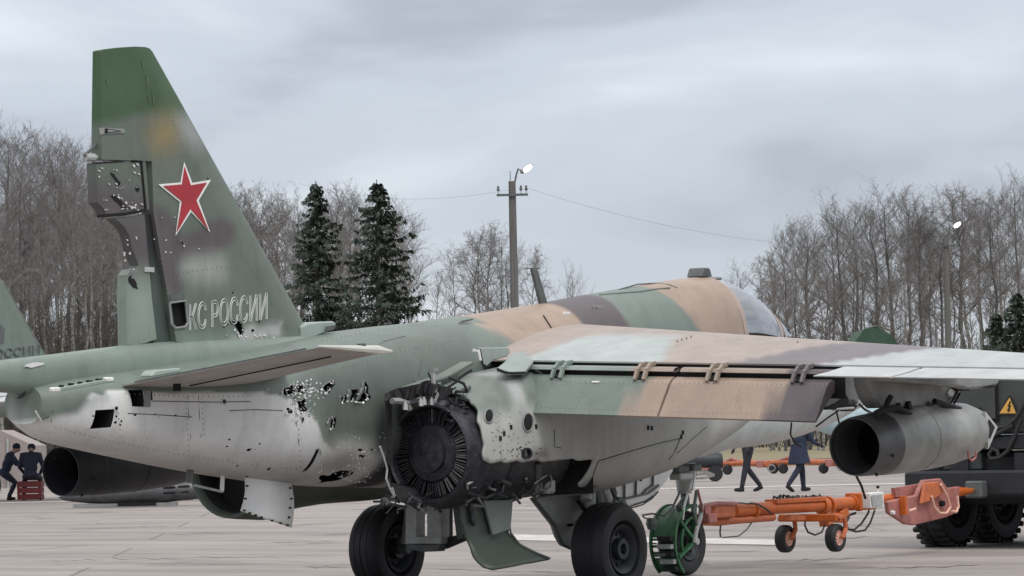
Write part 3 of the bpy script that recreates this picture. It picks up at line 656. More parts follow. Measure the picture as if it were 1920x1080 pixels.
hump = loft('dorsal_spine', HUMP, -1.6, 3.78, 110, 64, jet, ex=2.15, sm=.2)
smooth_auto(hump, 40); colour(hump, lambda P: paint2d(np.stack([P[:, 0], P[:, 2]], 1), GREEN, HP))
# panel seams on the hump: raised strips
def strip_on(px, y, w, nm, m, parent, dz=.0, off=.008):
    pts = [S(u, v, y) for u, v in px]; return MB().tube(pts, w, 5).build(nm, m, parent)
def hump_y(x, z):
    yc, zb, zt, hw, zm = smooth_tab(HUMP, x, .2); q = min(.999, max(0, (z-zm)/(zt-zm))); return -hw*(1-q**2.15)**(1/2.15)
def on_hump(u, v, off=.004):
    y = -.4
    for _ in range(12): p = S(u, v, y); y = .5*y+.5*(hump_y(p.x, p.z)-off)
    return S(u, v, y)
MB().tube([on_hump(u, v) for u, v in ((1019, 592), (1024, 600), (1030, 609), (1036, 619), (1052, 620), (1066, 619))], .008, 5).build('panel_seam', 'soot', jet)
MB().tube([on_hump(u, v) for u, v in ((1124, 553), (1160, 550), (1200, 547), (1230, 542), (1256, 540))], .008, 5).build('panel_seam', 'geardk', jet)
MB().tube([on_hump(u, v) for u, v in ((1160, 543), (1195, 533), (1230, 531), (1255, 534), (1270, 540))], .007, 5).build('panel_seam', 'geardk', jet)
for u, v in ((1062, 588), (1118, 576), (1126, 577)):
    p = on_hump(u, v, .004); MB().box(p, (.12, .012, .03)).build('handhold', 'chip' if u < 1100 else 'pylon', jet, bevel=.004)

# canopy
CAN = [(3.55, 0, 2.2, 3.0, .475, 2.28), (3.72, 0, 2.2, 3.005, .475, 2.28), (4.12, 0, 2.2, 2.985, .47, 2.28), (4.54, 0, 2.2, 2.865, .43, 2.28), (4.96, 0, 2.2, 2.66, .34, 2.26), (5.34, 0, 2.2, 2.455, .20, 2.24), (5.44, 0, 2.2, 2.40, .12, 2.22)]
def arc(x, tab, off=0, ex=2.15, a0=0, a1=180, n=24, lean=0):
    yc, zb, zt, hw, zm = smooth_tab(tab, x, .05); out = []
    for i in range(n+1):
        a = R(a0+(a1-a0)*i/n); c, s = sgnpow(math.cos(a), 2/ex), max(0, math.sin(a))**(2/ex)
        out.append(Vector((x+lean*(1-s), -(hw+off)*c, zm+(zt-zm+off)*s)))
    return out
can = loft('canopy_glass', CAN, 3.79, 5.42, 30, 60, jet, m='glass', ex=2.15, sm=.05, keep=lambda x, y, z: z > 2.42); smooth_auto(can, 60); can['label'] = 'pale reflecting canopy glass'
for x, w, m in ((3.80, .05, 'paint'), (4.66, .05, 'paint'), (4.80, .028, 'paint')):
    a = arc(x, CAN, .004); b = arc(x+w*1.6, CAN, .004); c = arc(x, CAN, -.025); d = arc(x+w*1.6, CAN, -.025); n = len(a)
    V = a+b+d+c; F_ = []
    for i in range(n-1):
        for k in range(4): F_.append((k*n+i, ((k+1) % 4)*n+i, ((k+1) % 4)*n+i+1, k*n+i+1))
    o = MB().add(V, F_).build('canopy_frame', m, jet, smooth=True); colour(o, flat((.36, .29, .25)))
# cockpit tub, seat back and windscreen sill
MB().add([(3.8, -.4, 2.43), (5.3, -.32, 2.41), (5.3, .32, 2.41), (3.8, .4, 2.43)], [(0, 1, 2, 3)]).build('cockpit_floor', 'geardk', jet, fix=False)
s = MB(); s.box((3.98, 0, 2.62), (.16, .42, .5)); s.box((4.02, 0, 2.84), (.14, .26, .14)); s.build('seat_back', 'hub', jet, bevel=.03)
s = MB(); s.box((5.0, 0, 2.47), (.28, .46, .12)); s.build('instrument_hood', 'hub', jet, bevel=.03)
b = MB(); b.prism([Vector((3.60, -.09, 3.02)), Vector((3.83, -.09, 3.02)), Vector((3.78, -.09, 3.115)), Vector((3.655, -.09, 3.115))], (0, .18, 0)); b.build('periscope_housing', 'geardk', jet, bevel=.012)
b = MB(); b.box((3.86, 0, 3.01), (.24, .22, .03)); b.build('periscope_base', 'pylon', jet, bevel=.008)
# blade antenna behind the cockpit
a0 = S(1020, 566); a1 = S(1001, 504)
MB().prism([a0+Vector((-.06, -.02, -.06)), a0+Vector((.06, -.02, -.06)), a1+Vector((.05, -.012, 0)), a1+Vector((-.04, -.012, 0))], (0, .035, 0)).build('blade_antenna', 'geardk', jet, bevel=.006)
MB().tube([a1+Vector((-.16, 0, .0)), a1+Vector((.10, 0, .008))], .006, 5).build('antenna_crossbar', 'geardk', jet)
a0 = S(862, 606, -.3); MB().prism([a0, a0+Vector((.20, 0, .03)), a0+Vector((.22, 0, .045)), a0+Vector((.05, 0, .025))], (0, .02, 0)).build('small_vane', 'geardk', jet)

# spine fairing under the fin, carrying on aft past the frame
FAIR = [(-7.5, 0, 1.93, 2.07, .09, 2.0), (-6.9, 0, 1.90, 2.105, .11, 2.0), (-6.6, 0, 1.88, 2.126, .125, 2.0), (-6.0, 0, 1.85, 2.178, .14, 2.02), (-5.03, 0, 1.85, 2.268, .16, 2.05), (-4.2, 0, 1.9, 2.315, .17, 2.1), (-3.3, 0, 1.95, 2.345, .18, 2.15), (-2.4, 0, 2.0, 2.39, .16, 2.2)]
fair = loft('spine_fairing', FAIR, -7.0, -2.5, 70, 36, jet, ex=2.6); smooth_auto(fair, 50); colour(fair, flat((.19, .235, .205)))
b = MB(); c = S(14, 692, -.02); b.lathe((-7.45, 0, c.z), (1, 0, -.02), [(0, 0), (0, .075), (.8, .078), (.92, .06), (.93, 0)], 20); o = b.build('countermeasure_cylinder', 'darktank', jet, smooth=True)
b = MB(); c = S(55, 685, -.13); b.prism([S(u, v, -.135) for u, v in jag([(45, 686), (62, 680), (84, 680), (80, 685), (58, 689)], 1, 2)], (0, .006, 0)); b.build('chipped_patch', 'chip', jet)
# ledge over the tail cone: a long bar with vent slots
b = MB(); b.beam(S(105, 731, -.40), S(212, 712, -.43), .05, .03); o = b.build('tail_ledge', 'paint', jet, bevel=.006); colour(o, flat((.27, .33, .29)))
for u0, u1, v in ((111, 119, 724.5), (128, 138, 721), (146, 154, 718.5), (161, 175, 715.5), (178, 197, 712.5)):
    MB().box((S((u0+u1)/2, v, -.405)), ((u1-u0)/215, .02, .022)).build('vent_slot', 'black', jet)
for u, v in ((103, 731), (203, 712)): MB().box(S(u, v, -.43), (.09, .05, .04)).build('ledge_bracket', 'chip', jet, bevel=.01)
b = MB(); b.prism([S(u, v, -.24) for u, v in [(30, 748), (38, 738), (46, 733), (44, 742), (34, 748)]], (0, -.02, 0)); b.build('hook_recess', 'black', jet)

# ---------------------------------------------------------------- fin and rudder
def halft(x, z): return .085-.018*(z-2.2)
FLE0, FLE1 = S(285, 95), S(565, 600)
def plate(name, poly, parent, step=.045, tf=halft, m='paint', le=True, cutters=None, y0=0):
    bm = bmesh.new(); vs = [bm.verts.new((p[0], 0, p[1])) for p in poly]; bm.faces.new(vs)
    xs = [p[0] for p in poly]; zs = [p[1] for p in poly]
    for k in range(int((max(xs)-min(xs))/step)):
        bmesh.ops.bisect_plane(bm, geom=bm.verts[:]+bm.edges[:]+bm.faces[:], plane_co=(min(xs)+(k+.5)*step, 0, 0), plane_no=(1, 0, 0), dist=1e-5)
    for k in range(int((max(zs)-min(zs))/step)):
        bmesh.ops.bisect_plane(bm, geom=bm.verts[:]+bm.edges[:]+bm.faces[:], plane_co=(0, 0, min(zs)+(k+.5)*step), plane_no=(0, 0, 1), dist=1e-5)
    r = bmesh.ops.extrude_face_region(bm, geom=bm.faces[:]); new = set(v for v in r['geom'] if isinstance(v, bmesh.types.BMVert))
    d = (FLE1-FLE0); n = Vector((-d.z, 0, d.x)).normalized()
    for v in bm.verts:
        t = tf(v.co.x, v.co.z)
        if le:
            e = abs((v.co-FLE0).dot(n)); t *= min(1, (e/.22+.004))**.5
        v.co.y = y0+(t if v in new else -t)
    bmesh.ops.recalc_face_normals(bm, faces=bm.faces[:])
    me = bpy.data.meshes.new(name); bm.to_mesh(me); bm.free(); o = link(name, me, m, parent)
    if cutters is not None: boolean(o, cutters)
    smooth_auto(o, 30); return o
def fs(px, off=.004):    # point on the right-hand surface of the fin
    p = S(*px); t = halft(p.x, p.z); return S(px[0], px[1], -(t+off))
FINPX = [(181, 96), (186, 93.5), (214, 90), (246, 88), (268, 88.5), (278, 91), (285, 98), (565, 600), (590, 650), (580, 690), (322, 700), (318, 668), (316, 640), (302, 560), (289, 480), (277, 402), (275, 303), (181, 300)]
fcut = MB()
def fc(poly, d=.30): fcut.prism([Vector((S(u, v, -.07).x, -.4, S(u, v, -.07).z)) for u, v in poly], (0, .37, 0))
fc([(319.5, 570), (346, 566), (350, 605), (346, 611), (329, 613), (324, 607)])
FH = [jag([(428, 602), (438, 599), (450, 604), (455, 615), (454, 627), (448, 630), (442, 616)], 1.8), blob(472, 620, 3, 3), blob(457, 643, 3, 2), blob(484, 604, 1.5, 4), blob(418, 613, 1.5, 3), blob(343, 456, 2, 6, rot=-.4), blob(435, 549, 2, 2), blob(392, 335, 1.5, 3)]
for h in FH: fc(h)
fco = fcut.build('cutter', 'black')
fin = plate('fin', XZ(FINPX, 0), jet, cutters=fco)
FINP = [(FINTOP, XZ([(150, 60), (320, 60), (380, 240), (350, 216), (262, 213), (182, 232), (150, 232)], 0), .05),
        ((.26, .20, .085), XZ(blob(300, 252, 26, 30, 14), 0), .22),
        ((.30, .31, .31), XZ([(330, 225), (352, 225), (378, 262), (355, 280), (335, 255)], 0), .16),
        (BROWN, XZ([(278, 385), (300, 395), (330, 440), (362, 432), (375, 412), (410, 410), (428, 425), (424, 455), (400, 473), (350, 478), (320, 500), (330, 540), (318, 560), (296, 540), (285, 480), (276, 400)], 0), .06),
        ((.42, .43, .41), XZ(blob(372, 508, 36, 18, 14), 0), .18),
        ((.185, .24, .20), XZ([(318, 620), (600, 640), (600, 720), (316, 720)], 0), .10),
        ((.40, .41, .40), XZ(jag([(420, 632), (440, 620), (470, 612), (515, 605), (512, 628), (480, 645), (440, 650)], 6, 3), 0), .05)]
colour(fin, lambda P: paint2d(np.stack([P[:, 0], P[:, 2]], 1), FIN, FINP, jit=.006))
# chips and scratches where the skin was hit
def chips(name, region, n, parent, y=None, m='chip', size=(1, 3), seed=0, surf=None, lab=None):
    rng = random.Random(seed); b = MB()
    for _ in range(n):
        u = rng.uniform(region[0], region[2]); v = rng.uniform(region[1], region[3]); a = rng.uniform(0, 3.14) if len(region) < 5 else region[4]+rng.gauss(0, .25)
        l = rng.uniform(*size); w = l*rng.uniform(.3, .7)
        poly = [(u+l*math.cos(a+q)*f-0*w, v+l*math.sin(a+q)*f*(w/l if abs(math.sin(q)) > .5 else 1)) for q, f in ((0, 1), (1.2, .6), (2.2, .7), (3.14, .9), (4.2, .5), (5.2, .7))]
        P = [surf(p) if surf else S(p[0], p[1], y) for p in poly]; c = sum(P, Vector())/6
        b.prism(P, (0, -.006, 0))
    return b.build(name, m, parent)
chips('paint_chips', (418, 628, 520, 652), 46, fin, size=(1, 3.2), seed=3, surf=fs)
chips('paint_chips', (280, 400, 380, 480), 9, fin, size=(1, 2.2), seed=4, surf=fs)
sc2 = MB()
for u, v, l in ((267, 108, 26), (274, 138, 34), (276, 140, 20), (285, 165, 38), (279, 176, 22), (200, 148, 12), (246, 163, 5), (352, 120, 0)):
    if l: sc2.prism([fs((u+q*l*.10+w, v+q*l)) for q, w in ((0, 0), (.5, .9), (1, .3), (.5, -.7))], (0, -.002, 0))
sc2 = sc2.build('paint_scratches', 'paint', fin); colour(sc2, flat((.12, .17, .10))); sc2['kind'] = 'stuff'
for o in list(fin.children):
    if o.name.startswith('paint_chips'): o['kind'] = 'stuff'
fss = lambda p, o: fs(p, o)
rivets([[(184, 236), (262, 217), (350, 220)], [(282, 130), (350, 290), (430, 440), (540, 620)], [(190, 110), (270, 100)], [(300, 480), (326, 620), (332, 660)], [(330, 640), (440, 655), (560, 640)], [(280, 300), (360, 290)], [(295, 520), (420, 500), (505, 510)]], fss, fin, r=.006)
torn([h for h in FH], fss, fin, 5)
# frame of the access opening
def ring(pts, r, nm, m, parent, n=6): return MB().tube(list(pts)+[pts[0]], r, n).build(nm, m, parent)
ring([fs(p) for p in [(317.5, 568), (347.5, 564), (352, 605), (347, 613), (328, 615.5), (322, 608)]], .011, 'access_frame', 'pylon', fin)
MB().prism([fs(p) for p in [(318, 553), (345, 549), (346, 561), (319, 565)]], (0, -.004, 0)).build('cover_plate', 'geardk', fin)
# upper mark: small arrow-like plate near the rudder edge
MB().prism([fs(p) for p in [(186, 239.5), (232, 241), (234, 249), (187, 252)]], (0, -.003, 0)).build('hinge_cover', 'pylon', fin)
MB().prism([fs(p, .008) for p in [(197, 240.5), (201, 241), (228, 246), (201, 249.5), (196, 250)]], (0, -.003, 0)).build('hinge_slot', 'black', fin)
MB().prism([fs(p, .012) for p in [(202, 242.8), (222, 245.8), (202, 248)]], (0, -.003, 0)).build('hinge_pin', 'pylon', fin)
# star
so_ = [(345, 304), (360, 343), (395, 337), (372, 376), (393.6, 435.5), (357.5, 397.5), (329, 441.5), (337, 379), (296, 345.7), (338, 342)]
cx_, cy_ = 350.5, 369
def inset(poly, k):
    n = len(poly); out = []
    for i in range(n):
        p0, p1, p2 = [Vector(poly[j % n]) for j in (i-1, i, i+1)]
        d1 = (p1-p0).normalized(); d2 = (p2-p1).normalized(); n1 = Vector((-d1.y, d1.x)); n2 = Vector((-d2.y, d2.x)); b = (n1+n2); b = b/max(.25, 1+n1.dot(n2))
        q = p1+b*k
        if (q-p1).length > 13: q = p1+(q-p1).normalized()*13
        out.append((q.x, q.y))
    return out
MB().prism([fs(p, .004) for p in so_], (0, -.004, 0)).build('star_border', 'starwhite', fin)
MB().prism([fs(p, .010) for p in inset(so_, 3.9)], (0, -.004, 0)).build('red_star', 'red', fin)
# lettering in outline
def lettering(text, px0, px1, hpx, surf, m, parent, name='lettering', bev=.0052, hole=None):
    cu = bpy.data.curves.new('t', 'FONT'); cu.body = text; cu.fill_mode = 'NONE' if hasattr(cu, 'fill_mode') else 'FULL'
    try: cu.fill_mode = 'NONE'
    except Exception: pass
    cu.resolution_u = 4
    to = bpy.data.objects.new('t', cu); COL.objects.link(to); dg = bpy.context.evaluated_depsgraph_get(); dg.update()
    me = bpy.data.meshes.new_from_object(to.evaluated_get(dg), depsgraph=dg)
    vs = [v.co.copy() for v in me.vertices]; x0 = min(v.x for v in vs); x1 = max(v.x for v in vs); y0 = min(v.y for v in vs); y1 = max(v.y for v in vs)
    b = MB()
    # follow edges as chains
    adj = {}
    for e in me.edges:
        i, j = e.vertices; adj.setdefault(i, []).append(j); adj.setdefault(j, []).append(i)
    seen = set()
    for s in adj:
        if s in seen: continue
        ch = [s]; seen.add(s); cur = s; prv = None
        while True:
            nx = [q for q in adj[cur] if q not in seen]
            if not nx: break
            cur = nx[0]; seen.add(cur); ch.append(cur)
        P = []; gone = 0
        for k in ch+[ch[0]]:
            fx = (vs[k].x-x0)/(x1-x0); fy = (vs[k].y-y0)/(y1-y0)
            uu = px0[0]+(px1[0]-px0[0])*fx
            if hole and uu < hole: P.append(None)
            else: P.append(surf((uu, px0[1]+(px1[1]-px0[1])*fx-fy*hpx)))
        run = []
        for p in P+[None]:
            if p is None:
                if len(run) > 2: b.tube(run, bev, 4)
                run = []
            elif not run or (p-run[-1]).length > .004: run.append(p)
    bpy.data.objects.remove(to)
    return b.build(name, m, parent, fix=False)
lettering('ВКС РОССИИ', (339, 622.5), (501, 598.5), 50, lambda p: fs(p, .002), 'letter', fin, hole=352)
# rudder pieces
def rp(px): return XZ(px, 0)
tr = lambda x, z: .055
rud = plate('rudder_panel', rp([(171, 306), (264, 303), (272, 393), (240, 401), (190, 403), (186, 392), (174, 380)]), jet, tf=lambda x, z: .05, le=False)
colour(rud, lambda P: paint2d(np.stack([P[:, 0], P[:, 2]], 1), FIN, [(BROWN, XZ([(160, 338), (200, 345), (250, 362), (275, 372), (280, 420), (160, 420)], 0), .16)], jit=.01))
def rs(p, off=.053): return S(p[0], p[1], -off)
for pts, r in (([(248, 302), (264.5, 302), (273, 394)], .012), ([(273, 394), (236, 401), (184, 405)], .014), ([(172, 306), (248, 301)], .006)):
    MB().tube([rs(p) for p in pts], r, 5).build('edge_gap', 'black', rud)
for i, bl in enumerate([jag([(206, 324), (214, 325), (222, 340), (219, 343)], 1), jag([(212, 364), (222, 372), (234, 384), (238, 391), (230, 389), (218, 378), (208, 367)], 1), blob(258, 354, 4, 6), blob(223, 344, 3, 4), blob(232, 390, 5, 3)]):
    MB().prism([rs(p) for p in bl], (0, -.003, 0)).build('torn_gash', 'black', rud)
for q_ in (chips('paint_chips', (184, 308, 260, 396, .9), 26, rud, y=-.054, size=(1., 3.6), seed=8),):  q_['kind'] = 'stuff'
chips('paint_chips', (222, 378, 268, 398), 16, rud, y=-.056, size=(1.2, 3.2), seed=18)['kind'] = 'stuff'
low = plate('lower_rudder', rp([(206, 409), (262, 403), (268, 470), (276, 560), (285, 636), (262, 644), (230, 650), (228, 560), (229, 516), (238, 505), (246, 512), (252, 498), (240, 470), (233, 440), (224, 425)]), jet, tf=lambda x, z: .05, le=False)
colour(low, lambda P: paint2d(np.stack([P[:, 0], P[:, 2]], 1), FIN, [(BROWN, XZ([(180, 395), (290, 395), (290, 500), (240, 520), (200, 520)], 0), .2), ((.24, .29, .25), XZ([(220, 520), (290, 520), (300, 660), (220, 660)], 0), .2)], jit=.01))
MB().prism([rs(p, .052) for p in jag([(240, 520), (246, 516), (254, 528), (258, 541), (250, 540), (243, 531)], 1.2)], (0, -.004, 0)).build('torn_gash', 'black', low)
chips('paint_chips', (232, 440, 258, 530, 1.1), 12, low, y=-.052, size=(1.2, 3), seed=9)['kind'] = 'stuff'
spar = plate('rudder_spar', rp([(262, 402), (284, 402), (296, 480), (318, 600), (320, 645), (283, 648), (276, 560), (268, 470)]), jet, tf=lambda x, z: .028, le=False)
colour(spar, lambda P: paint2d(np.stack([P[:, 0], P[:, 2]], 1), (.018, .018, .02), [((.062, .082, .072), XZ([(250, 500), (330, 500), (330, 660), (250, 660)], 0), .2)]))
MB().beam(S(268, 505, -.04), S(286, 506, -.04), .04, .04).build('rudder_hinge', 'gear', jet)
b = MB(); b.lathe(S(160, 295, 0), (1, 0, .03), [(0, .0), (.0, .03), (.10, .035), (.11, .022), (.22, .02), (.23, 0)], 10); b.build('tail_lamp', 'gear', jet, smooth=True)
MB().beam(S(158, 292), S(182, 270), .02, .02).build('lamp_bracket', 'geardk', jet)
# air scoop at the foot of the fin
b = MB(); p = [S(u, v, -.09) for u, v in [(566, 612), (577, 606), (600, 603), (626, 602), (631, 606), (629, 615), (610, 624), (590, 632), (566, 636)]]
b.prism(p, (0, .18, 0)); o = b.build('air_scoop', 'paint', jet, bevel=.012); colour(o, flat((.30, .36, .33)))
b = MB(); b.prism([S(u, v, -.107) for u, v in [(610, 613), (629, 609), (627, 617), (612, 622)]], (0, -.004, 0)); b.build('scoop_shadow_slot', 'geardk', jet)

# ---------------------------------------------------------------- tailplanes
for s in (-1, 1):
    V = []; F_ = []
    rt = dict(le=(-3.60, 2.03), te=(-5.56, 1.925)); tp_ = dict(le=(-4.74, 2.137), te=(-5.54, 2.165))
    ny, nc = 24, 18; dz_ = 0 if s < 0 else .0
    for i in range(ny+1):
        f = i/ny; y = .34+(2.32-.34)*f
        le = [rt['le'][k]+(tp_['le'][k]-rt['le'][k])*f for k in (0, 1)]; te = [rt['te'][k]+(tp_['te'][k]-rt['te'][k])*f for k in (0, 1)]
        c = le[0]-te[0]; T = .085*c*(1-.35*f)
        for sd_ in (1, -1):
            for j in range(nc+1):
                q = j/nc; x = le[0]+(te[0]-le[0])*q; z = le[1]+(te[1]-le[1])*q
                th = T*.5*(2.6*math.sqrt(q)*(1-q)+.06*q)
                V.append((x, s*y, z+sd_*th))
    m_ = 2*(nc+1)
    for i in range(ny):
        for k in (0, 1):
            for j in range(nc):
                a = i*m_+k*(nc+1)+j; F_.append((a, a+1, a+m_+1, a+m_))
        a = i*m_+nc; F_.append((a, a+nc+1, a+nc+1+m_, a+m_))
    F_.append(tuple(ny*m_+j for j in range(nc+1))+tuple(ny*m_+nc+1+j for j in range(nc, -1, -1)))
    o = MB().add(V, F_).build('tailplane', 'paint', jet); smooth_auto(o, 40)
    def tcol(P):
        c = np.tile(np.array((.20, .24, .21)), (len(P), 1)); f = np.clip((np.abs(P[:, 1])-.34)/1.98, 0, 1)
        mid = (2.03+(2.135-2.03)*f)+((1.925-2.03)+((2.165-1.925)-(2.135-2.03))*f)*np.clip((P[:, 0]-(-3.6-1.06*f))/(-1.96+1.08*f), 0, 1)
        under = P[:, 2] < mid-.002; c[under] = (.37, .345, .325); return c
    colour(o, tcol)
    if s < 0:
        # tip cap, root fillet and actuator fairing
        b = MB(); b.tube([(-5.60, -2.33, 2.17), (-5.2, -2.345, 2.157), (-4.86, -2.34, 2.146), (-4.68, -2.33, 2.137)], [.008, .022, .036, .012], 8); o2 = b.build('tailplane_tip', 'paint', jet, smooth=True); colour(o2, flat((.58, .58, .53)))
        b = MB(); b.box((-5.06, -2.33, 2.16), (.05, .05, .07)); b.build('tip_fitting', 'geardk', jet)
        b = MB(); b.prism([S(u, v, -.47) for u, v in [(283, 703), (292, 694), (338, 690), (342, 697), (284, 707)]], (0, .12, 0)); o2 = b.build('hinge_fairing', 'paint', jet, bevel=.01); colour(o2, flat((.33, .38, .35)))
        MB().beam((-5.60, -.5, 1.945), (-5.585, -2.2, 2.155), .008, .012).build('elevator_edge', 'geardk', jet)
        MB().beam((-5.05, -.6, 1.915), (-5.15, -2.1, 2.10), .008, .010).build('elevator_gap', 'black', jet)
        MB().box((-5.35, -.72, 1.90), (.06, .03, .06)).build('elevator_fitting', 'black', jet)

# ---------------------------------------------------------------- wings
def zcrest(y): return 2.53-.0845*y
def zshroud(y): return 2.17-.042*y
def wing_pts(y, xs=-1.1, nc=22):
    le = 1.97-.364*y; zc = zcrest(y); c = le+1.62; T = .112*c; zle = zc-.48*T; sc_ = .36; zs = zshroud(y); up, dn = [], []
    for j in range(nc+1):
        s = (j/nc)**1.5; x = le+(xs-le)*s
        zu = zle+(zc-zle)*math.sqrt(max(0, 1-(1-s/sc_)**2)) if s < sc_ else zc+(zs-zc)*((s-sc_)/(1-sc_))**1.35
        zl_ = zc-T; zl = zle-(zle-zl_)*math.sqrt(max(0, 1-(1-s/.3)**2)) if s < .3 else zl_+(zs-.014-zl_)*((s-.3)/.7)
        up.append((x, zu)); dn.append((x, zl))
    return up, dn
WP = [(PALEGREEN, [(at(u, v, 'Z', 2.2).x, at(u, v, 'Z', 2.2).y) for u, v in [(900, 690), (960, 652), (1060, 642), (1195, 655), (1206, 690)]], .10),]
def wing_col(P):
    """camouflage bands by span"""
    x = P[:, 0]; y = np.abs(P[:, 1]); w = .08*np.sin(2.1*x+1)+.05*np.sin(5*x)
    c = np.tile(np.array((.335, .275, .24)), (len(P), 1))
    def band(col, lo, hi, soft):
        m = np.clip((y-lo)/soft+.5, 0, 1)*np.clip((hi-y)/soft+.5, 0, 1); m = m*m*(3-2*m)
        return c*(1-m[:, None])+np.array(col)[None]*m[:, None]
    lo = 1.1+w; hi = 2.2+w+.55*np.clip(-x-.35, -1.2, .6)
    front = np.clip((x+.15)*3, 0, 1)
    g = band(PALEGREEN, lo, hi, .07); c = c*front[:, None]+g*(1-front[:, None])
    b0 = 3.9+.55*x+w; c = band(BROWN_L, b0, 9, .08)
    p0 = 4.35+.85*(x+.9)+w; c = band(PALE, p0, 9, .07)
    return c
BROWN_L = (.16, .138, .145)
def make_wing(s):
    V, F_ = [], []; ys = list(np.linspace(.45, 7.18, 68)); nc = 22
    for y in ys:
        up, dn = wing_pts(y, nc=nc); V += [(x, s*y, z) for x, z in up]+[(x, s*y, z) for x, z in dn]
    m_ = 2*(nc+1)
    for i in range(len(ys)-1):
        for k in (0, 1):
            for j in range(nc): a = i*m_+k*(nc+1)+j; F_.append((a, a+1, a+m_+1, a+m_))
        a = i*m_+nc; F_.append((a, a+nc+1, a+nc+1+m_, a+m_))
    k0 = (len(ys)-1)*m_; F_.append(tuple(k0+j for j in range(nc+1))+tuple(k0+nc+1+j for j in range(nc, -1, -1)))
    o = MB().add(V, F_).build('wing', 'paint', jet); smooth_auto(o, 45); colour(o, wing_col)
    # ailerons
    for y0, y1 in ((4.36, 5.06), (5.10, 6.9)):
        V, F_ = [], []; n = 14
        for i in range(n+1):
            y = y0+(y1-y0)*i/n; z = zshroud(y)
            sl_ = .34*max(0, 1-(y-4.36)/.34) if y0 < 4.4 else 0
            V += [(-1.135, s*(y), z-.012), (-1.40, s*(y), z-.055), (-1.66, s*(y), z-.088), (-1.655, s*y, z-.098), (-1.135, s*y, z-.09)]
        for i in range(n):
            for j in range(5): a = i*5; F_.append((a+j, a+(j+1) % 5, a+5+(j+1) % 5, a+5+j))
        F_ += [tuple(range(5)), tuple(n*5+j for j in range(4, -1, -1))]
        o = MB().add(V, F_).build('aileron', 'paint', jet); colour(o, flat((.44, .455, .455)))
    # double-slotted flaps, two panels a side
    for y0, y1, drop in ((1.17, 2.74, 0), (2.765, 4.28, .0)):
        V, F_ = [], []; n = 30
        for i in range(n+1):
            y = y0+(y1-y0)*i/n; k = (y-1.17)/3.11; zt = zshroud(y)
            te = 1.669+(1.526-1.669)*k
            prof = [(-1.16, zt-.135), (-1.20, zt-.122), (-1.26, zt-.150), (-1.30, zt-.185), (-1.50, te), (-1.493, te-.012), (-1.28, zt-.30), (-1.17, zt-.22)]
            V += [(x, s*y, z) for x, z in prof]
        q = len(prof)
        for i in range(n):
            for j in range(q): a = i*q; F_.append((a+j, a+(j+1) % q, a+q+(j+1) % q, a+q+j))
        F_ += [tuple(range(q)), tuple(n*q+j for j in range(q-1, -1, -1))]
        o = MB().add(V, F_).build('flap', 'paint', jet)
        def fcol(P):
            y = np.abs(P[:, 1])+.03*np.sin(9*P[:, 2])+.0; c = np.tile(np.array((.165, .20, .178)), (len(P), 1)); f = .42*(P[:, 0]+1.3)
            a = np.clip((y-2.47-f)/.05+.5, 0, 1)[:, None]; c = c*(1-a)+np.array((.32, .24, .19))*a
            a = np.clip((y-3.88-f)/.06+.5, 0, 1)[:, None]; return c*(1-a)+np.array(BROWN)*a
        colour(o, fcol)
        V, F_ = [], []
        for i in range(n+1):
            y = y0+.04+(y1-y0-.04)*i/n; zt = zshroud(y)
            prof = [(-1.115, zt-.056), (-1.14, zt-.038), (-1.19, zt-.050), (-1.215, zt-.078), (-1.19, zt-.084), (-1.13, zt-.072)]
            V += [(x, s*y, z) for x, z in prof]
        q = len(prof)
        for i in range(n):
            for j in range(q): a = i*q; F_.append((a+j, a+(j+1) % q, a+q+(j+1) % q, a+q+j))
        o = MB().add(V, F_).build('flap_vane', 'paint', jet)
        def vcol(P):
            y = np.abs(P[:, 1]); c = np.tile(np.array((.24, .28, .26)), (len(P), 1))
            a = np.clip((y-2.3)/.05+.5, 0, 1)[:, None]; c = c*(1-a)+np.array((.31, .245, .205))*a
            a = np.clip((y-3.85)/.05+.5, 0, 1)[:, None]; return c*(1-a)+np.array(BROWN)*a
        colour(o, vcol)
    return o
make_wing(-1); make_wing(1)
def on_wing(p, off=.003):
    q = at(p[0], p[1], 'Z', 2.25)
    for _ in range(14):
        y = min(max(-q.y, .5), 7); up, dn = wing_pts(y); z = float(np.interp(-q.x, [-a for a, _ in up], [b for _, b in up])); q = at(p[0], p[1], 'Z', .6*q.z+.4*(z+off))
    return q
def on_flap(p, off=.003):
    x = -1.4
    for _ in range(8):
        q = at(p[0], p[1], 'X', x); y = -q.y; k = (y-1.17)/3.11; zt = zshroud(y)-.185; te = 1.669-.143*k; x = .5*x+.5*(-1.30-.20*min(1.1, max(-.3, (zt-q.z)/(zt-te)))-off)
    return at(p[0], p[1], 'X', x)
rivets([[(985, 714), (1255, 718)], [(1270, 718), (1560, 722)], [(965, 762), (1235, 772)], [(1250, 772), (1540, 780)], [(1100, 714), (1080, 766)], [(1390, 718), (1375, 776)]], on_flap, jet, r=.0055)
rivets([[(1010, 668), (1550, 672)], [(1080, 650), (1600, 664)], [(1660, 676), (1900, 684)], [(1300, 630), (1180, 670)], [(1500, 640), (1400, 672)], [(1700, 655), (1640, 676)]], on_wing, jet, r=.006)
b = MB(); b.prism([on_flap(p, .004) for p in ((1110, 714.5), (1124, 714.5), (1124, 717), (1110, 717))], (-.004, 0, 0)); b.build('stencil_mark', 'chip', jet)
# dark cove behind the shroud
MB().add([(-1.09, -1.1, zshroud(1.1)-.015), (-1.09, -4.34, zshroud(4.34)-.015), (-1.09, -4.34, zshroud(4.34)-.28), (-1.09, -1.1, zshroud(1.1)-.28)], [(0, 1, 2, 3)]).build('flap_cove', 'black', jet, fix=False)
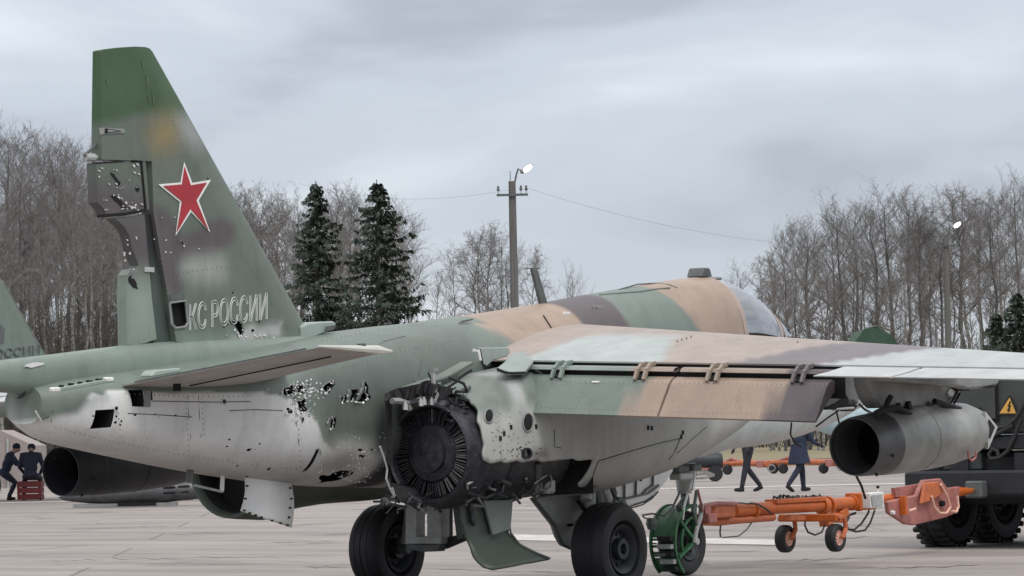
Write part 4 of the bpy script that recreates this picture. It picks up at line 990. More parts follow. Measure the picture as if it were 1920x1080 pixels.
# flap tracks: pairs of curved arms
for uc in (1052, 1208, 1343, 1503):
    y = at(uc, 690, 'X', -1.2).y; zt = zshroud(-y)
    col = (.22, .27, .24) if uc < 1100 else ((.33, .26, .21) if uc < 1400 else (.14, .12, .125))
    for dy in (-.045, .045):
        pts = [(-1.10, zt-.01), (-1.17, zt-.022), (-1.24, zt-.075), (-1.285, zt-.155)]
        b = MB()
        for (xa, za), (xb, zb_) in zip(pts[:-1], pts[1:]): b.beam((xa, y+dy, za), (xb, y+dy, zb_), .028, .035)
        o = b.build('flap_track', 'paint', jet); colour(o, flat(col))
    MB().beam((-1.12, y, zt-.045), (-1.265, y, zt-.15), .06, .02).build('track_slot', 'black', jet)
# wing root trailing piece, bent up, and torn lips beside the hump
def bent(name, px, y, th, col, parent=jet, m='paint'):
    o = MB().prism([S(u, v, y) for u, v in px], (0, th, 0)).build(name, m, parent, bevel=.008)
    if m == 'paint': colour(o, flat(col))
    return o
o = MB().add([at(1000, 676, 'X', -1.12), at(1000, 679, 'X', -1.30), at(985, 696, 'X', -1.42), at(955, 697, 'X', -1.62), at(932, 690, 'X', -1.70), at(945, 680, 'X', -1.5), at(965, 660, 'X', -1.0), at(1005, 655, 'X', -.4)], [(0, 1, 2, 3, 4, 5, 6, 7)]).build('root_fairing', 'paint', jet); colour(o, flat((.26, .30, .28)))
md = o.modifiers.new('s', 'SOLIDIFY'); md.thickness = .03; md.offset = -1
MB().tube([at(932, 691, 'X', -1.70), at(945, 698, 'X', -1.68), at(960, 700, 'X', -1.62), at(985, 699, 'X', -1.45)], .010, 5).build('torn_edge', 'black', jet)
bent('torn_bracket', [(886, 655), (899, 655), (906, 684), (913, 687), (925, 676), (952, 668), (958, 660), (954, 651), (898, 652)], -1.02, .03, (.30, .34, .32))
MB().tube([S(u, v, -1.03) for u, v in ((893, 655), (900, 655), (905, 683), (913, 688), (920, 684))], .010, 5).build('torn_edge', 'black', jet)
MB().prism([S(u, v, -1.045) for u, v in ((886, 655), (899, 655), (903, 676), (899, 676), (895, 659), (886, 659))], (0, -.004, 0)).build('bracket_edge', 'chip', jet)
for pts in [[(935, 652), (955, 648), (970, 646)], [(962, 668), (985, 664), (1000, 655), (1030, 650), (1050, 646)]]:
    q = []
    for u, v in pts:
        p = at(u, v, 'Z', 2.3)
        for _ in range(8):
            y = min(max(-p.y, .5), 6); up, dn = wing_pts(y); z = float(np.interp(-p.x, [-a for a, _ in up], [b for _, b in up])); p = at(u, v, 'Z', .5*p.z+.5*(z+.01))
        q.append(p)
    MB().tube(q, .009, 5).build('lifted_seam', 'geardk', jet)

# ---------------------------------------------------------------- engine nacelles
NAC = [(-2.9, .90, .80, 1.62, .46, 1.2), (-2.4, .92, .78, 1.78, .50, 1.25), (-2.0, .95, .84, 1.90, .52, 1.32), (-1.5, .96, .875, 2.02, .54, 1.38), (-.75, .97, .885, 2.12, .555, 1.42), (0, .97, .92, 2.16, .555, 1.45), (1.0, .95, 1.05, 2.2, .53, 1.52), (1.5, .95, 1.155, 2.22, .51, 1.58), (2.1, .95, 1.34, 2.25, .49, 1.72), (2.7, .93, 1.56, 2.28, .45, 1.86)]
def mirror(tab, s): return [(r[0], s*r[1])+r[2:] for r in tab]
RN = mirror(NAC, -1); LN = mirror(NAC, 1)
def keepR(x, y, z):
    n = .010*math.sin(23*z)+.008*math.sin(41*z+2)
    rear = -2.2+.10*max(0, z-1.6)*2
    if x < rear+n: return False
    if z < 1.235 and x < -.62+(z-1.2)*.35: return False
    if z < .99 and x < -.30: return False
    return True
rn = loft('right_nacelle_skin', RN, -2.35, 2.7, 240, 150, jet, ex=2.7, capped=False, keep=keepR, sm=.15)
rn.name = 'nacelle_skin'
bm = bmesh.new(); bm.from_mesh(rn.data)
for _ in range(3):
    new = {}
    for v in bm.verts:
        if v.is_boundary and v.co.x < 0:
            nb_ = [e.other_vert(v).co for e in v.link_edges if e.is_boundary]
            if len(nb_) == 2: new[v] = v.co*.4+(nb_[0]+nb_[1])*.3
    for v, c in new.items(): v.co = c
bm.to_mesh(rn.data); bm.free(); smooth_auto(rn, 50)
NP = [((.42, .425, .40), [(-3, .5), (-3, 1.60), (-1.85, 1.66), (-1.3, 1.72), (3, 1.85), (3, .3), (-3, .3)], .10),
      ((.36, .37, .36), [(-1.84, 1.45), (-1.60, 2.05), (-1.45, 2.05), (-1.62, 1.45)], .06),
      ((.36, .365, .35), [(-3, .3), (3, .3), (3, 1.15), (.8, 1.05), (-.5, 1.06), (-3, 1.0)], .12),
      ((.10, .095, .09), [(-1.62, 1.285), (-1.50, 1.33), (-1.36, 1.33), (-1.32, 1.27), (-1.5, 1.25)], .07)]
colour(rn, lambda P: paint2d(np.stack([P[:, 0], P[:, 2]], 1), (.155, .185, .165), NP))
md = rn.modifiers.new('s', 'SOLIDIFY'); md.thickness = .022; md.offset = -1
def nac_y(x, z, tab=RN, ex=2.7):
    yc, zb, zt, hw, zm = smooth_tab(tab, x, .15); q = min(.999, abs((z-zm)/((zt-zm) if z > zm else (zm-zb)))); return yc-hw*(1-q**ex)**(1/ex)
def on_nac(u, v, off=.004):
    y = -1.4
    for _ in range(14): p = S(u, v, y); y = .5*y+.5*(nac_y(p.x, p.z)-off)
    return S(u, v, y)
# oval ports and panel lines
for u, v, ru, rv in ((917, 780, 8.5, 13), (990, 792, 9.5, 17)):
    P = [on_nac(u+ru*math.cos(a), v+rv*math.sin(a), .006) for a in np.linspace(0, 2*math.pi, 20, endpoint=False)]
    MB().add(P+[on_nac(u, v, .012)], [(i, (i+1) % 20, 20) for i in range(20)]).build('round_port', 'black', jet, fix=False)
    MB().tube(P+[P[0]], .008, 5).build('port_rim', 'pylon', jet)
def seam(px, r=.005, m='geardk', fn=on_nac): MB().tube([fn(u, v) for u, v in px], r, 4).build('panel_seam', m, jet)
seam([(1122, 865), (1160, 853), (1200, 841), (1240, 830), (1275, 822)]); seam([(1122, 865), (1116, 880), (1112, 892)]); seam([(1275, 822), (1268, 842), (1255, 862)])
seam([(1040, 806), (1040, 838), (1052, 840)], .004); seam([(1326, 800), (1300, 822), (1270, 850)], .004)
for u, v in ((1280, 811), (1277, 819), (1215, 802), (1222, 803), (1005, 800), (945, 813), (938, 822), (958, 801)):
    MB().box(on_nac(u, v, .0), (.03, .012, .04)).build('fastener', 'black', jet)
b = MB(); p = on_nac(986, 850, 0); b.lathe(p+Vector((0, .03, 0)), (-.3, -1, 0), [(0, .05), (.07, .05), (.07, .036), (.02, .034), (.02, 0)], 14); b.build('drain_pipe', 'burnt', jet, smooth=True)
onn = lambda p, o: on_nac(p[0], p[1], o)
rivets([[(1122, 870), (1200, 846), (1270, 826)], [(1000, 806), (1000, 860)], [(900, 862), (1000, 864), (1080, 867)], [(1090, 800), (1092, 862)], [(1180, 800), (1175, 845)], [(930, 740), (940, 860)]], onn, jet, r=.006)
flecks((905, 760, 1000, 862), 50, onn, jet, (.6, 2.4), 'geardk', 21); flecks((925, 700, 990, 790), 16, onn, jet, (.6, 1.8), 'pylon', 22); flecks((930, 835, 1010, 862), 30, onn, jet, (1, 3), 'soot', 23)
# intact left nacelle with its nozzle
ln = loft('nacelle_skin', LN, -2.45, 2.7, 90, 64, jet, ex=2.5, capped=True, sm=.15); smooth_auto(ln, 50); colour(ln, lambda P: paint2d(np.stack([P[:, 0], P[:, 2]], 1), (.13, .155, .14), [((.085, .10, .09), [(-3.2, .3), (-1, .3), (-1, .98), (-3.2, .98)], .15)]))
b = MB(); b.lathe((-2.78, .90, 1.215), (1, 0, .03), [(0, .405), (0, .425), (.1, .44), (.45, .47), (.45, .40), (.05, .385)], 40, closed=True); b.build('exhaust_nozzle', 'greendk', jet, smooth=True)
b = MB(); b.lathe((-2.74, .90, 1.215), (1, 0, .03), [(0, .386), (.25, .38), (.28, 0)], 40); b.build('exhaust_duct', 'black', jet, smooth=True)
# burnt-out right engine
EX, EY, EZ = -2.30, -.96, 1.325
b = MB(); b.lathe((EX, EY, EZ), (1, 0, .02), [(.02, .385), (-.04, .398), (-.055, .415), (-.04, .436), (.03, .452), (.12, .462), (.16, .486), (.20, .486), (.22, .465), (.5, .47), (.6, .44), (.62, .47), (1.5, .44), (1.6, 0)], 48); b.build('engine_casing', 'burnt', jet, smooth=True)
b = MB(); b.lathe((EX, EY, EZ), (1, 0, .02), [(.0, .40), (.10, .395), (.12, .0)], 48); b.build('engine_duct', 'black', jet)
b = MB(); b.lathe((EX, EY, EZ), (1, 0, .02), [(.10, .26), (.03, .262), (.0, .24), (-.02, .17), (-.05, .165), (-.06, .12), (-.07, .0)], 40); b.build('turbine_hub', 'burnt', jet, smooth=True)
bl = MB(); bl.add([(0, -.005, .255), (0, .005, .255), (0, .007, .378), (0, -.007, .378), (.05, -.015, .255), (.05, -.005, .255), (.055, -.004, .378), (.055, -.018, .378)], [(0, 1, 2, 3), (4, 5, 6, 7), (0, 4, 5, 1), (1, 5, 6, 2), (2, 6, 7, 3), (3, 7, 4, 0)])
bo = bl.build('turbine_blade', 'blade', jet); bo.matrix_parent_inverse = Matrix(); bme = bo.data; BD = bpy.data.meshes.new('turbine_blade'); BD = bme.copy(); BD.materials.clear(); BD.materials.append(MT['burnt'])
NB = 84; rng_b = random.Random(2); BM_ = bme.copy(); BM_.materials.clear(); BM_.materials.append(MT['ring'])
bme.materials.clear(); bme.materials.append(MT['blade'])
for i in range(NB):
    a = 2*math.pi*i/NB; lit = 1.0 < a < 2.95  # light painted by angle: brighter metal on this side, dark metal elsewhere
    if i and rng_b.random() < .05: continue
    o = bo if i == 0 else bpy.data.objects.new('turbine_blade', (bme if rng_b.random() < .55 else BM_) if lit else BD)
    if i: COL.objects.link(o); o.parent = jet
    o.location = (EX+.01+rng_b.uniform(-.006, .01), EY, EZ); o.rotation_euler = (a+rng_b.gauss(0, .010), 0, 0)
# engine bay: dark walls, frames, ragged rim
b = MB(); b.add([(-1.9, -.38, .92), (-1.9, -1.36, .95), (-1.9, -1.36, 1.62), (-1.9, -1.15, 1.82), (-1.9, -.38, 1.95)], [(0, 1, 2, 3, 4)]); b.add([(-2.35, -.55, .95), (-1.0, -.55, .9), (-1.0, -.55, 2.0), (-2.35, -.60, 1.9)], [(0, 1, 2, 3)]); b.add([(-1.95, -1.40, 1.25), (-.55, -1.45, 1.26), (-.55, -.5, 1.30), (-1.95, -.5, 1.30)], [(0, 1, 2, 3)]); b.add([(-.55, -1.46, .93), (-.55, -.4, .9), (-.55, -.4, 1.5), (-.55, -1.46, 1.5)], [(0, 1, 2, 3)])
b.build('engine_bay_wall', 'soot', jet, fix=False)
rng = random.Random(4)
rim = [(722, 737), (745, 728), (775, 722), (800, 716), (822, 722), (848, 727), (872, 740), (886, 756), (895, 790), (903, 830), (905, 862)]
rp3 = [S(u, v, -.78-.62*max(0, min(1, (u-722)/165))) for u, v in rim]
for i in range(5):
    a, c = rp3[i], rp3[i+1]; n = 5
    V = []
    for k in range(n+1):
        p = a.lerp(c, k/n); w = rng.uniform(.05, .13); ctr = Vector((p.x, EY, EZ)); V += [p, p+(ctr-p).normalized()*w+Vector((rng.uniform(-.06, .05), 0, 0))]
    o = MB().add(V, [(2*k, 2*k+1, 2*k+3, 2*k+2) for k in range(n)]).build('torn_cowl_strip', 'soot' if i != 5 else 'burnt', jet, fix=False)
    md = o.modifiers.new('s', 'SOLIDIFY'); md.thickness = .012
MB().beam(S(729, 738, -.74), S(731, 872, -.70), .05, .05).build('bay_frame', 'soot', jet)
MB().beam(S(724, 738, -.78), S(726, 800, -.74), .02, .06).build('frame_edge', 'soot', jet)
for pts, r, m in [([(735, 752), (750, 752), (764, 757), (768, 768)], .028, 'steel'), ([(764, 758), (785, 752), (805, 738), (812, 724)], .030, 'burnt'), ([(812, 760), (820, 742), (826, 726), (824, 718)], .016, 'steel'), ([(826, 756), (838, 736), (840, 726)], .010, 'burnt'), ([(800, 735), (792, 748), (795, 758)], .016, 'soot'), ([(812, 700), (813, 722), (811, 735)], .020, 'gear'), ([(838, 730), (862, 742), (880, 770), (886, 800)], .022, 'burnt'), ([(874, 775), (880, 790), (888, 806)], .012, 'steel')]:
    MB().tube([S(u, v, -1.02) for u, v in pts], r, 7).build('pipe', m, jet)
for u, v in ((760, 764), (789, 757), (795, 755), (809, 755)): MB().lathe(S(u, v, -1.06), (0, 0, 1), [(-.02, 0), (-.02, .022), (.03, .022), (.03, .012), (.05, .012), (.05, 0)], 7).build('pipe_fitting', 'alu', jet)
rng = random.Random(77)
for k in range(34):      # tangle of burnt pipes and scraps round the mouth of the bay
    an = rng.uniform(.8, 2.35); rr = rng.uniform(.46, .56); c = Vector((EX+rng.uniform(.0, .25), EY+rr*math.cos(an), EZ+rr*math.sin(an)*1.05)); P = [c]
    for _ in range(3): P.append(P[-1]+Vector((rng.uniform(-.10, .06), rng.uniform(-.10, .10), rng.uniform(-.08, .07))))
    MB().tube(P, rng.uniform(.005, .018), 5).build('burnt_pipe', rng.choice(('soot', 'soot', 'burnt', 'burnt', 'geardk')), jet)
for k in range(40):
    u = rng.uniform(880, 1010); v = rng.uniform(872, 930); c = S(u, v, rng.uniform(-1.34, -1.15)); P = [c]
    for _ in range(3): P.append(P[-1]+Vector((rng.uniform(-.12, .12), rng.uniform(-.06, .05), rng.uniform(-.07, .06))))
    MB().tube(P, rng.uniform(.005, .016), 5).build('burnt_pipe', rng.choice(('soot', 'burnt', 'geardk', 'ring')), jet)
for k in range(26):
    u = rng.uniform(715, 870); v = 936+rng.gauss(0, 5); c = S(u, v, rng.uniform(-1.0, -.8)); P = [c]
    for _ in range(3): P.append(P[-1]+Vector((rng.uniform(-.12, .12), rng.uniform(-.05, .05), rng.uniform(-.06, .04))))
    MB().tube(P, rng.uniform(.005, .015), 5).build('burnt_pipe', rng.choice(('soot', 'burnt', 'geardk')), jet)
MB().box(S(813, 693, -1.0), (.07, .06, .03)).build('mast_cap', 'pylon', jet)
# junction ledge from the bay up to the wing root
o = MB().prism([S(u, v, -.86) for u, v in [(745, 736), (800, 716), (840, 703), (888, 677), (890, 682), (866, 698), (843, 710), (800, 724), (748, 740)]], (0, .14, 0)).build('shoulder_ledge', 'paint', jet, bevel=.01); colour(o, flat((.15, .178, .158)))
MB().tube([S(u, v, -1.12) for u, v in ((839, 727), (855, 716), (866, 705), (884, 694))], .012, 5).build('panel_gap', 'black', jet)
MB().prism([S(u, v, -.90) for u, v in ((788, 717), (800, 713), (808, 714), (806, 720), (796, 721))], (0, -.01, 0)).build('burnt_gap', 'black', jet)
# accessories hanging in the open bay
b = MB(); b.lathe((-1.75, -1.12, 1.06), (1, 0, .02), [(0, 0), (0, .07), (.05, .09), (.5, .09), (.52, .06), (.62, .06), (.63, 0)], 16); b.build('accessory_gearbox', 'burnt', jet, smooth=True)
b = MB(); b.lathe((-1.12, -1.22, 1.04), (0, .3, 1), [(-.10, 0), (-.10, .06), (.0, .07), (.10, .05), (.12, 0)], 12); b.build('fuel_pump', 'ring', jet, smooth=True)
b = MB(); b.box((-.95, -1.24, 1.02), (.13, .10, .16)); b.build('valve_block', 'gear', jet, bevel=.02)
b = MB(); b.box((-1.45, -1.05, 1.0), (.28, .2, .14)); b.build('accessory_case', 'soot', jet, bevel=.02)
for pts, r, m in [([(876, 908), (905, 892), (935, 878), (965, 872), (990, 871)], .012, 'gear'), ([(1003, 906), (1015, 897), (1025, 890)], .010, 'gear'), ([(1010, 917), (1022, 920), (1032, 912), (1034, 898), (1030, 888)], .010, 'steel'), ([(880, 925), (910, 935), (930, 925), (950, 933)], .014, 'burnt'), ([(905, 893), (930, 905), (955, 900)], .018, 'soot'), ([(940, 880), (945, 905), (940, 925)], .014, 'burnt')]:
    MB().tube([S(u, v, -1.33) for u, v in pts], r, 6).build('pipe', m, jet)
# ring frame crossing the bay
P = [(1008, 866), (1010, 880), (1005, 898), (992, 915), (972, 928), (950, 938)]
b = MB(); q = [S(u, v, -1.40+.35*max(0, (v-866)/72)**1.5) for u, v in P]
for a, c in zip(q[:-1], q[1:]): b.beam(a, c, .05, .07)
b.build('ring_frame', 'geardk', jet)
# charred bottom members below the engine
for pts, r, m in [([(714, 950), (722, 938), (735, 934), (745, 934), (760, 938), (790, 944), (820, 938), (845, 934), (860, 930)], .024, 'burnt'), ([(742, 938), (738, 925), (735, 915)], .012, 'gear'), ([(770, 945), (785, 955), (800, 944), (830, 946)], .014, 'burnt'), ([(848, 935), (870, 938), (900, 940), (940, 935)], .028, 'soot')]:
    MB().tube([S(u, v, -.9) for u, v in pts], r, 7).build('charred_member', m, jet)
MB().tube([S(u, v, -.98) for u, v in ((712, 837), (719, 855), (726, 880), (724, 898), (732, 918), (739, 932))], .009, 6).build('dangling_cable', 'gear', jet)
b = MB(); b.add([S(735, 905, -.62), S(905, 930, -1.25), S(905, 945, -1.2), S(860, 940, -.9), S(750, 935, -.7), S(720, 915, -.6)], [(0, 1, 2, 3, 4, 5)]); b.build('bay_floor', 'soot', jet, fix=False)
# hanging lower cowl
V = []; nu, nv = 10, 22
def cowl(fu, fv):
    # fu along the edge, fv downwards; curls outboard at the foot
    u = np.interp(fv, [0, .25, .5, .75, .9, 1], [862, 866, 874, 890, 905, 925])*(1-fu)+np.interp(fv, [0, .25, .5, .75, .9, 1], [958, 953, 955, 972, 1000, 1030])*fu
    v = np.interp(fv, [0, .25, .5, .75, .9, 1], [938, 970, 1003, 1045, 1060, 1066])*(1-fu)+np.interp(fv, [0, .25, .5, .75, .9, 1], [935, 965, 998, 1020, 1035, 1047])*fu
    y = -1.08-.05*fv-.35*max(0, fv-.55)**1.3*2
    return S(u, v, y)
for i in range(nu+1):
    for j in range(nv+1): V.append(cowl(i/nu, j/nv)+Vector((random.gauss(0, .003), random.gauss(0, .004), 0)))
o = MB().add(V, [(i*(nv+1)+j, i*(nv+1)+j+1, (i+1)*(nv+1)+j+1, (i+1)*(nv+1)+j) for i in range(nu) for j in range(nv)]).build('hanging_cowl', 'greendk', jet); smooth_auto(o, 60); o['label'] = 'green lower engine cowl hanging down'
md = o.modifiers.new('s', 'SOLIDIFY'); md.thickness = .02
o = MB().add([cowl(a, b_)+Vector((0, -.03, 0)) for a, b_ in ((.38, .02), (.95, .02), (.93, .45), (.50, .52))], [(0, 1, 2, 3)]).build('cowl_liner', 'paint', jet, fix=False); colour(o, flat((.16, .19, .17)))
md = o.modifiers.new('s', 'SOLIDIFY'); md.thickness = .02
MB().tube([cowl(1, f)+Vector((0, -.01, 0)) for f in np.linspace(.1, 1, 12)], .009, 5).build('cowl_edge', 'geardk', jet)
b = MB(); b.tube([cowl(.15, f)+Vector((0, -.03, 0)) for f in (.0, .1, .2, .3, .38)], [.02, .03, .025, .03, .015], 6); b.build('burnt_lining', 'burnt', jet)

# white panel hanging under the tail boom
V = []; n = 12
for i in range(n+1):
    f = i/n; w = .02*math.sin(f*3.1)
    V.append(S(458+(452-458)*f+6*math.sin(f*3.1), 884+(958-884)*f, -.12)); V.append(S(546+(547-546)*f+5*math.sin(f*3.1), 903+(989-903)*f, -.16))
o = MB().add(V, [(2*i, 2*i+1, 2*i+3, 2*i+2) for i in range(n)]).build('hanging_panel', 'white', jet); smooth_auto(o, 60); o['label'] = 'white panel hanging open under the tail boom'
md = o.modifiers.new('s', 'SOLIDIFY'); md.thickness = .012
for u, v in ((464, 893), (465, 911), (462, 935), (460, 957), (470, 962), (481, 966), (492, 970), (512, 976), (528, 981), (541, 985), (544, 970), (546, 952), (548, 935), (546, 915)):
    MB().lathe(S(u, v, -.175), (0, 1, 0), [(0, 0), (0, .009), (.02, .009)], 6).build('rivet_hole', 'black', jet)
# masts under the boom
for u, v0, v1, m, r in ((357, 872, 905, 'geardk', .03), (418, 884, 921, 'white', .018)):
    a = S(u, v0, -.05); c = S(u-2, v1, -.05)
    MB().lathe(a, (0, 0, -1), [(-.03, .0), (-.03, .06), (0, .065), (.015, .05), (.02, 0)], 16).build('mast_cap', 'pylon', jet, smooth=True)
    MB().tube([a, c], r, 8).build('mast', m, jet)
MB().tube([S(365, 910, -.05), S(417, 922, -.05)], .011, 6).build('mast_rod', 'gear', jet)

# ---------------------------------------------------------------- landing gear
def wheel(parent, c, r, w, side, hubr=.52, nm='wheel', mr='rubber', mh='hub'):
    c = Vector(c); h = w/2
    prof = [(-h*.55, r*.52), (-h*.92, r*.62), (-h, r*.76), (-h*.93, r*.90), (-h*.70, r*.975), (-h*.46, r*.995), (-h*.44, r*.986), (-h*.36, r*.986), (-h*.34, r), (-h*.06, r), (-h*.04, r*.986), (h*.04, r*.986), (h*.06, r), (h*.34, r), (h*.36, r*.986), (h*.44, r*.986), (h*.46, r*.995), (h*.70, r*.975), (h*.93, r*.90), (h, r*.76), (h*.92, r*.62), (h*.55, r*.52)]
    t = MB().lathe(c, (0, 1, 0), prof, 48, closed=True).build('tyre', mr, parent, smooth=True)
    rim = [(side*h*.2, 0), (side*h*.55, 0), (side*h*.60, r*.10), (side*h*.85, r*.12), (side*h*.85, r*.22), (side*h*.5, r*.24), (side*h*.42, r*.36), (side*h*.75, r*.44), (side*h*.86, r*.53), (side*h*.5, r*.56)]
    MB().lathe(c, (0, 1, 0), rim, 36).build('rim', mh, t, smooth=True)
    MB().lathe(c, (0, 1, 0), [(-side*h*.3, 0), (-side*h*.6, r*.1), (-side*h*.4, r*.3), (-side*h*.7, r*.5), (-side*h*.4, r*.54)], 30).build('rim', mh, t, smooth=True)
    for k in range(8):
        a = 2*math.pi*k/8; p = c+Vector((math.cos(a)*r*.32, side*h*.44, math.sin(a)*r*.32)); MB().lathe(p, (0, side, 0), [(0, .014), (.02, .014), (.022, 0)], 6).build('wheel_bolt', mh, t)
    return t
wheel(jet, (0, -1.255, .415), .42, .36, -1)
wheel(jet, (0, 1.255, .415), .42, .36, -1)
for s in (-1, 1):
    b = MB(); b.tube([(.10, s*.98, 1.15), (.05, s*1.0, .72), (.0, s*1.02, .45)], [.075, .07, .06], 14); b.build('gear_leg', 'gear', jet, smooth=True)
    b = MB(); b.tube([(0, s*1.0, .415), (0, s*1.3, .415)], .05, 12); b.build('axle', 'geardk', jet)
    b = MB(); b.tube([(.45, s*.9, 1.05), (.05, s*.99, .60)], .035, 10); b.build('drag_strut', 'gear', jet, smooth=True)
    b = MB(); b.tube([(-.06, s*1.05, 1.0), (-.1, s*1.08, .86)], .055, 12); b.build('shock_strut', 'gear', jet, smooth=True)
for pts, r, m in [([(1118, 892), (1128, 915), (1140, 945)], .060, 'gear'), ([(1103, 892), (1112, 915), (1120, 950)], .070, 'geardk'), ([(1144, 900), (1148, 920), (1158, 942)], .022, 'geardk'), ([(1085, 940), (1098, 958), (1104, 965)], .022, 'soot'), ([(1160, 938), (1180, 950), (1210, 940), (1225, 930)], .008, 'hose'), ([(1150, 908), (1156, 925), (1150, 938)], .012, 'steel')]:
    MB().tube([S(u, v, -1.0) for u, v in pts], r, 10).build('gear_strut' if r > .05 else 'gear_link', m, jet, smooth=True)
for u, v in ((1152, 942), (1160, 938), (1167, 944)): MB().lathe(S(u, v, -1.05), (1, 0, 0), [(-.03, 0), (-.03, .03), (.03, .03), (.03, 0)], 8).build('gear_fitting', 'geardk', jet)
# main gear doors
def door(name, px, y, th, m, lab=None, bev=.012):
    o = MB().prism([S(u, v, y) for u, v in px], (0, th, 0)).build(name, m, jet, bevel=bev)
    if lab: o['label'] = lab
    return o
door('gear_door', [(1000, 934), (1040, 925), (1095, 912), (1112, 925), (1112, 1000), (1085, 1030), (1070, 1028), (1056, 1022), (1048, 1008), (1040, 985), (1022, 962)], -.86, .06, 'gear')
MB().tube([S(u, v, -.90) for u, v in ((1000, 934), (1022, 962), (1040, 985), (1048, 1008), (1056, 1022), (1070, 1028))], .016, 6).build('door_edge', 'geardk', jet)
b = MB(); b.lathe(S(1083, 988, -.93), (0, 1, 0), [(-.01, 0), (-.01, .05), (.03, .055)], 12); b.build('door_boss', 'gear', jet, smooth=True)
MB().box(S(1074, 984, -.90), (.14, .03, .025)).build('door_slot', 'black', jet)
# ribbed white door between the gear legs
DP = [(1130, 905), (1200, 885), (1265, 866), (1262, 885), (1250, 903), (1232, 925), (1210, 940), (1185, 947), (1158, 948), (1135, 940)]
door('ribbed_gear_door', DP, -.30, .03, 'white', 'pale ribbed undercarriage door')
for px in ([(1171, 895), (1171, 938)], [(1193, 889), (1192, 932)], [(1225, 880), (1224, 910), (1212, 918), (1205, 926)], [(1150, 940), (1185, 932), (1215, 925), (1235, 910)]):
    MB().tube([S(u, v, -.315) for u, v in px], .012, 6).build('door_rib', 'geardk', jet)
MB().prism([S(u, v, -.305) for u, v in jag([(1199, 896), (1204, 898), (1203, 903), (1198, 901)], .7, 2)], (0, -.004, 0)).build('door_hole', 'black', jet)
MB().tube([S(u, v, -.32) for u, v in ((1166, 951), (1185, 952), (1205, 946), (1222, 935), (1234, 922))], .008, 5).build('door_cable', 'hose', jet)
# U-shaped frame and arm beside the left wheel
def plx(px, x, th, name, m, bev=.006): return MB().prism([at(u, v, 'X', x) for u, v in px], (th, 0, 0)).build(name, m, jet, bevel=bev)
plx([(760, 944), (781, 944), (781, 1006), (800, 1006), (800, 944), (827, 944), (827, 1020), (760, 1020)], -.30, .14, 'leg_frame', 'gear')
plx([(760, 1020.5), (827, 1020.5), (820, 1034), (790, 1035), (765, 1030)], -.29, .12, 'leg_frame_foot', 'geardk')
plx([(828, 945), (838, 948), (838, 1008), (868, 1000), (870, 1012), (828, 1030)], -.20, .10, 'leg_arm', 'truckdk')
plx([(848, 950), (862, 950), (866, 1010), (856, 1012)], -.22, .06, 'leg_arm', 'geardk')
# nose gear
NX, NY = 3.58, .2
wheel(jet, (NX, NY, .33), .33, .22, -1)
def NS(u, v, y=NY): return S(u, v, y)
b = MB(); b.tube([NS(1283, 868), NS(1283, 900), NS(1284, 925)], [.085, .09, .075], 14); b.build('nose_gear_leg', 'gear', jet, smooth=True)
b = MB(); b.tube([NS(1284, 918), NS(1285, 950)], .045, 12); b.build('nose_gear_piston', 'geardk', jet, smooth=True)
for k, (u, v, w_) in enumerate(((1272, 880, .20), (1278, 893, .26), (1298, 876, .16))): MB().box(NS(u, v, .05), (w_, .14, .07)).build('nose_gear_block', 'geardk' if k != 1 else 'gear', jet, bevel=.012)
for pts, r, m, y in [([(1276, 920), (1264, 945), (1252, 975)], .012, 'geardk', .1), ([(1290, 925), (1283, 950), (1280, 975)], .012, 'alu', .05), ([(1306, 920), (1300, 960), (1306, 985)], .018, 'geardk', .0), ([(1316, 945), (1313, 970), (1305, 995), (1302, 1018)], .026, 'gear', .03), ([(1308, 918), (1312, 935), (1316, 948), (1317, 960)], .014, 'redplate', .0), ([(1284, 935), (1272, 950), (1276, 965)], .030, 'geardk', .12), ([(1300, 868), (1302, 895), (1298, 918)], .018, 'alu', .05)]:
    MB().tube([NS(u, v, y) for u, v in pts], r, 8).build('nose_gear_link', m, jet)
for pts in ([(1304, 884), (1320, 883), (1338, 890)], [(1304, 897), (1320, 896), (1338, 891)], [(1304, 890), (1322, 888), (1337, 890)]): MB().tube([NS(u, v, .05) for u, v in pts], .014, 6).build('steering_link', 'alu', jet)
MB().lathe(NS(1267, 873, -.02), (-1, -1, 0), [(0, 0), (0, .02), (.02, .02), (.025, 0)], 10).build('taxi_lamp', 'alu', jet)
# green mudguard: curved band, bars and side spokes round the wheel
def wp(a, r, y): return Vector((NX+r*math.cos(a), NY+y, .345+r*math.sin(a)))
def band(name, a0, a1, r, y0, y1, m, th=.02, n=10):
    V = []
    for i in range(n+1):
        a = R(a0+(a1-a0)*i/n); V += [wp(a, r, y0), wp(a, r, y1), wp(a, r+th, y1), wp(a, r+th, y0)]
    F_ = [(4*i+k, 4*i+(k+1) % 4, 4*i+4+(k+1) % 4, 4*i+4+k) for i in range(n) for k in range(4)]+[(0, 1, 2, 3), (4*n+3, 4*n+2, 4*n+1, 4*n)]
    return MB().add(V, F_).build(name, m, jet, smooth=True)
mg = band('mudguard', 82, 172, .345, -.15, .14, 'green'); mg['label'] = 'green mudguard behind the nose wheel'
for a0 in (173, 184, 195, 206): band('mudguard_bar', a0, a0+4, .345, -.15, .14, 'green', n=2)
band('mudguard', 211, 235, .345, -.15, .14, 'green')
for y in (-.155, .13): band('mudguard_edge', 80, 236, .35, y, y+.025, 'green', .03, 22)
for a in (88, 142, 205):
    MB().beam(wp(R(a), .35, -.145), wp(0, .0, -.145), .03, .05, up=(0, 1, 0)).build('mudguard_spoke', 'green', jet)
MB().tube([wp(R(a), .24, -.145) for a in range(80, 216, 10)], .018, 6).build('mudguard_ring', 'green', jet)
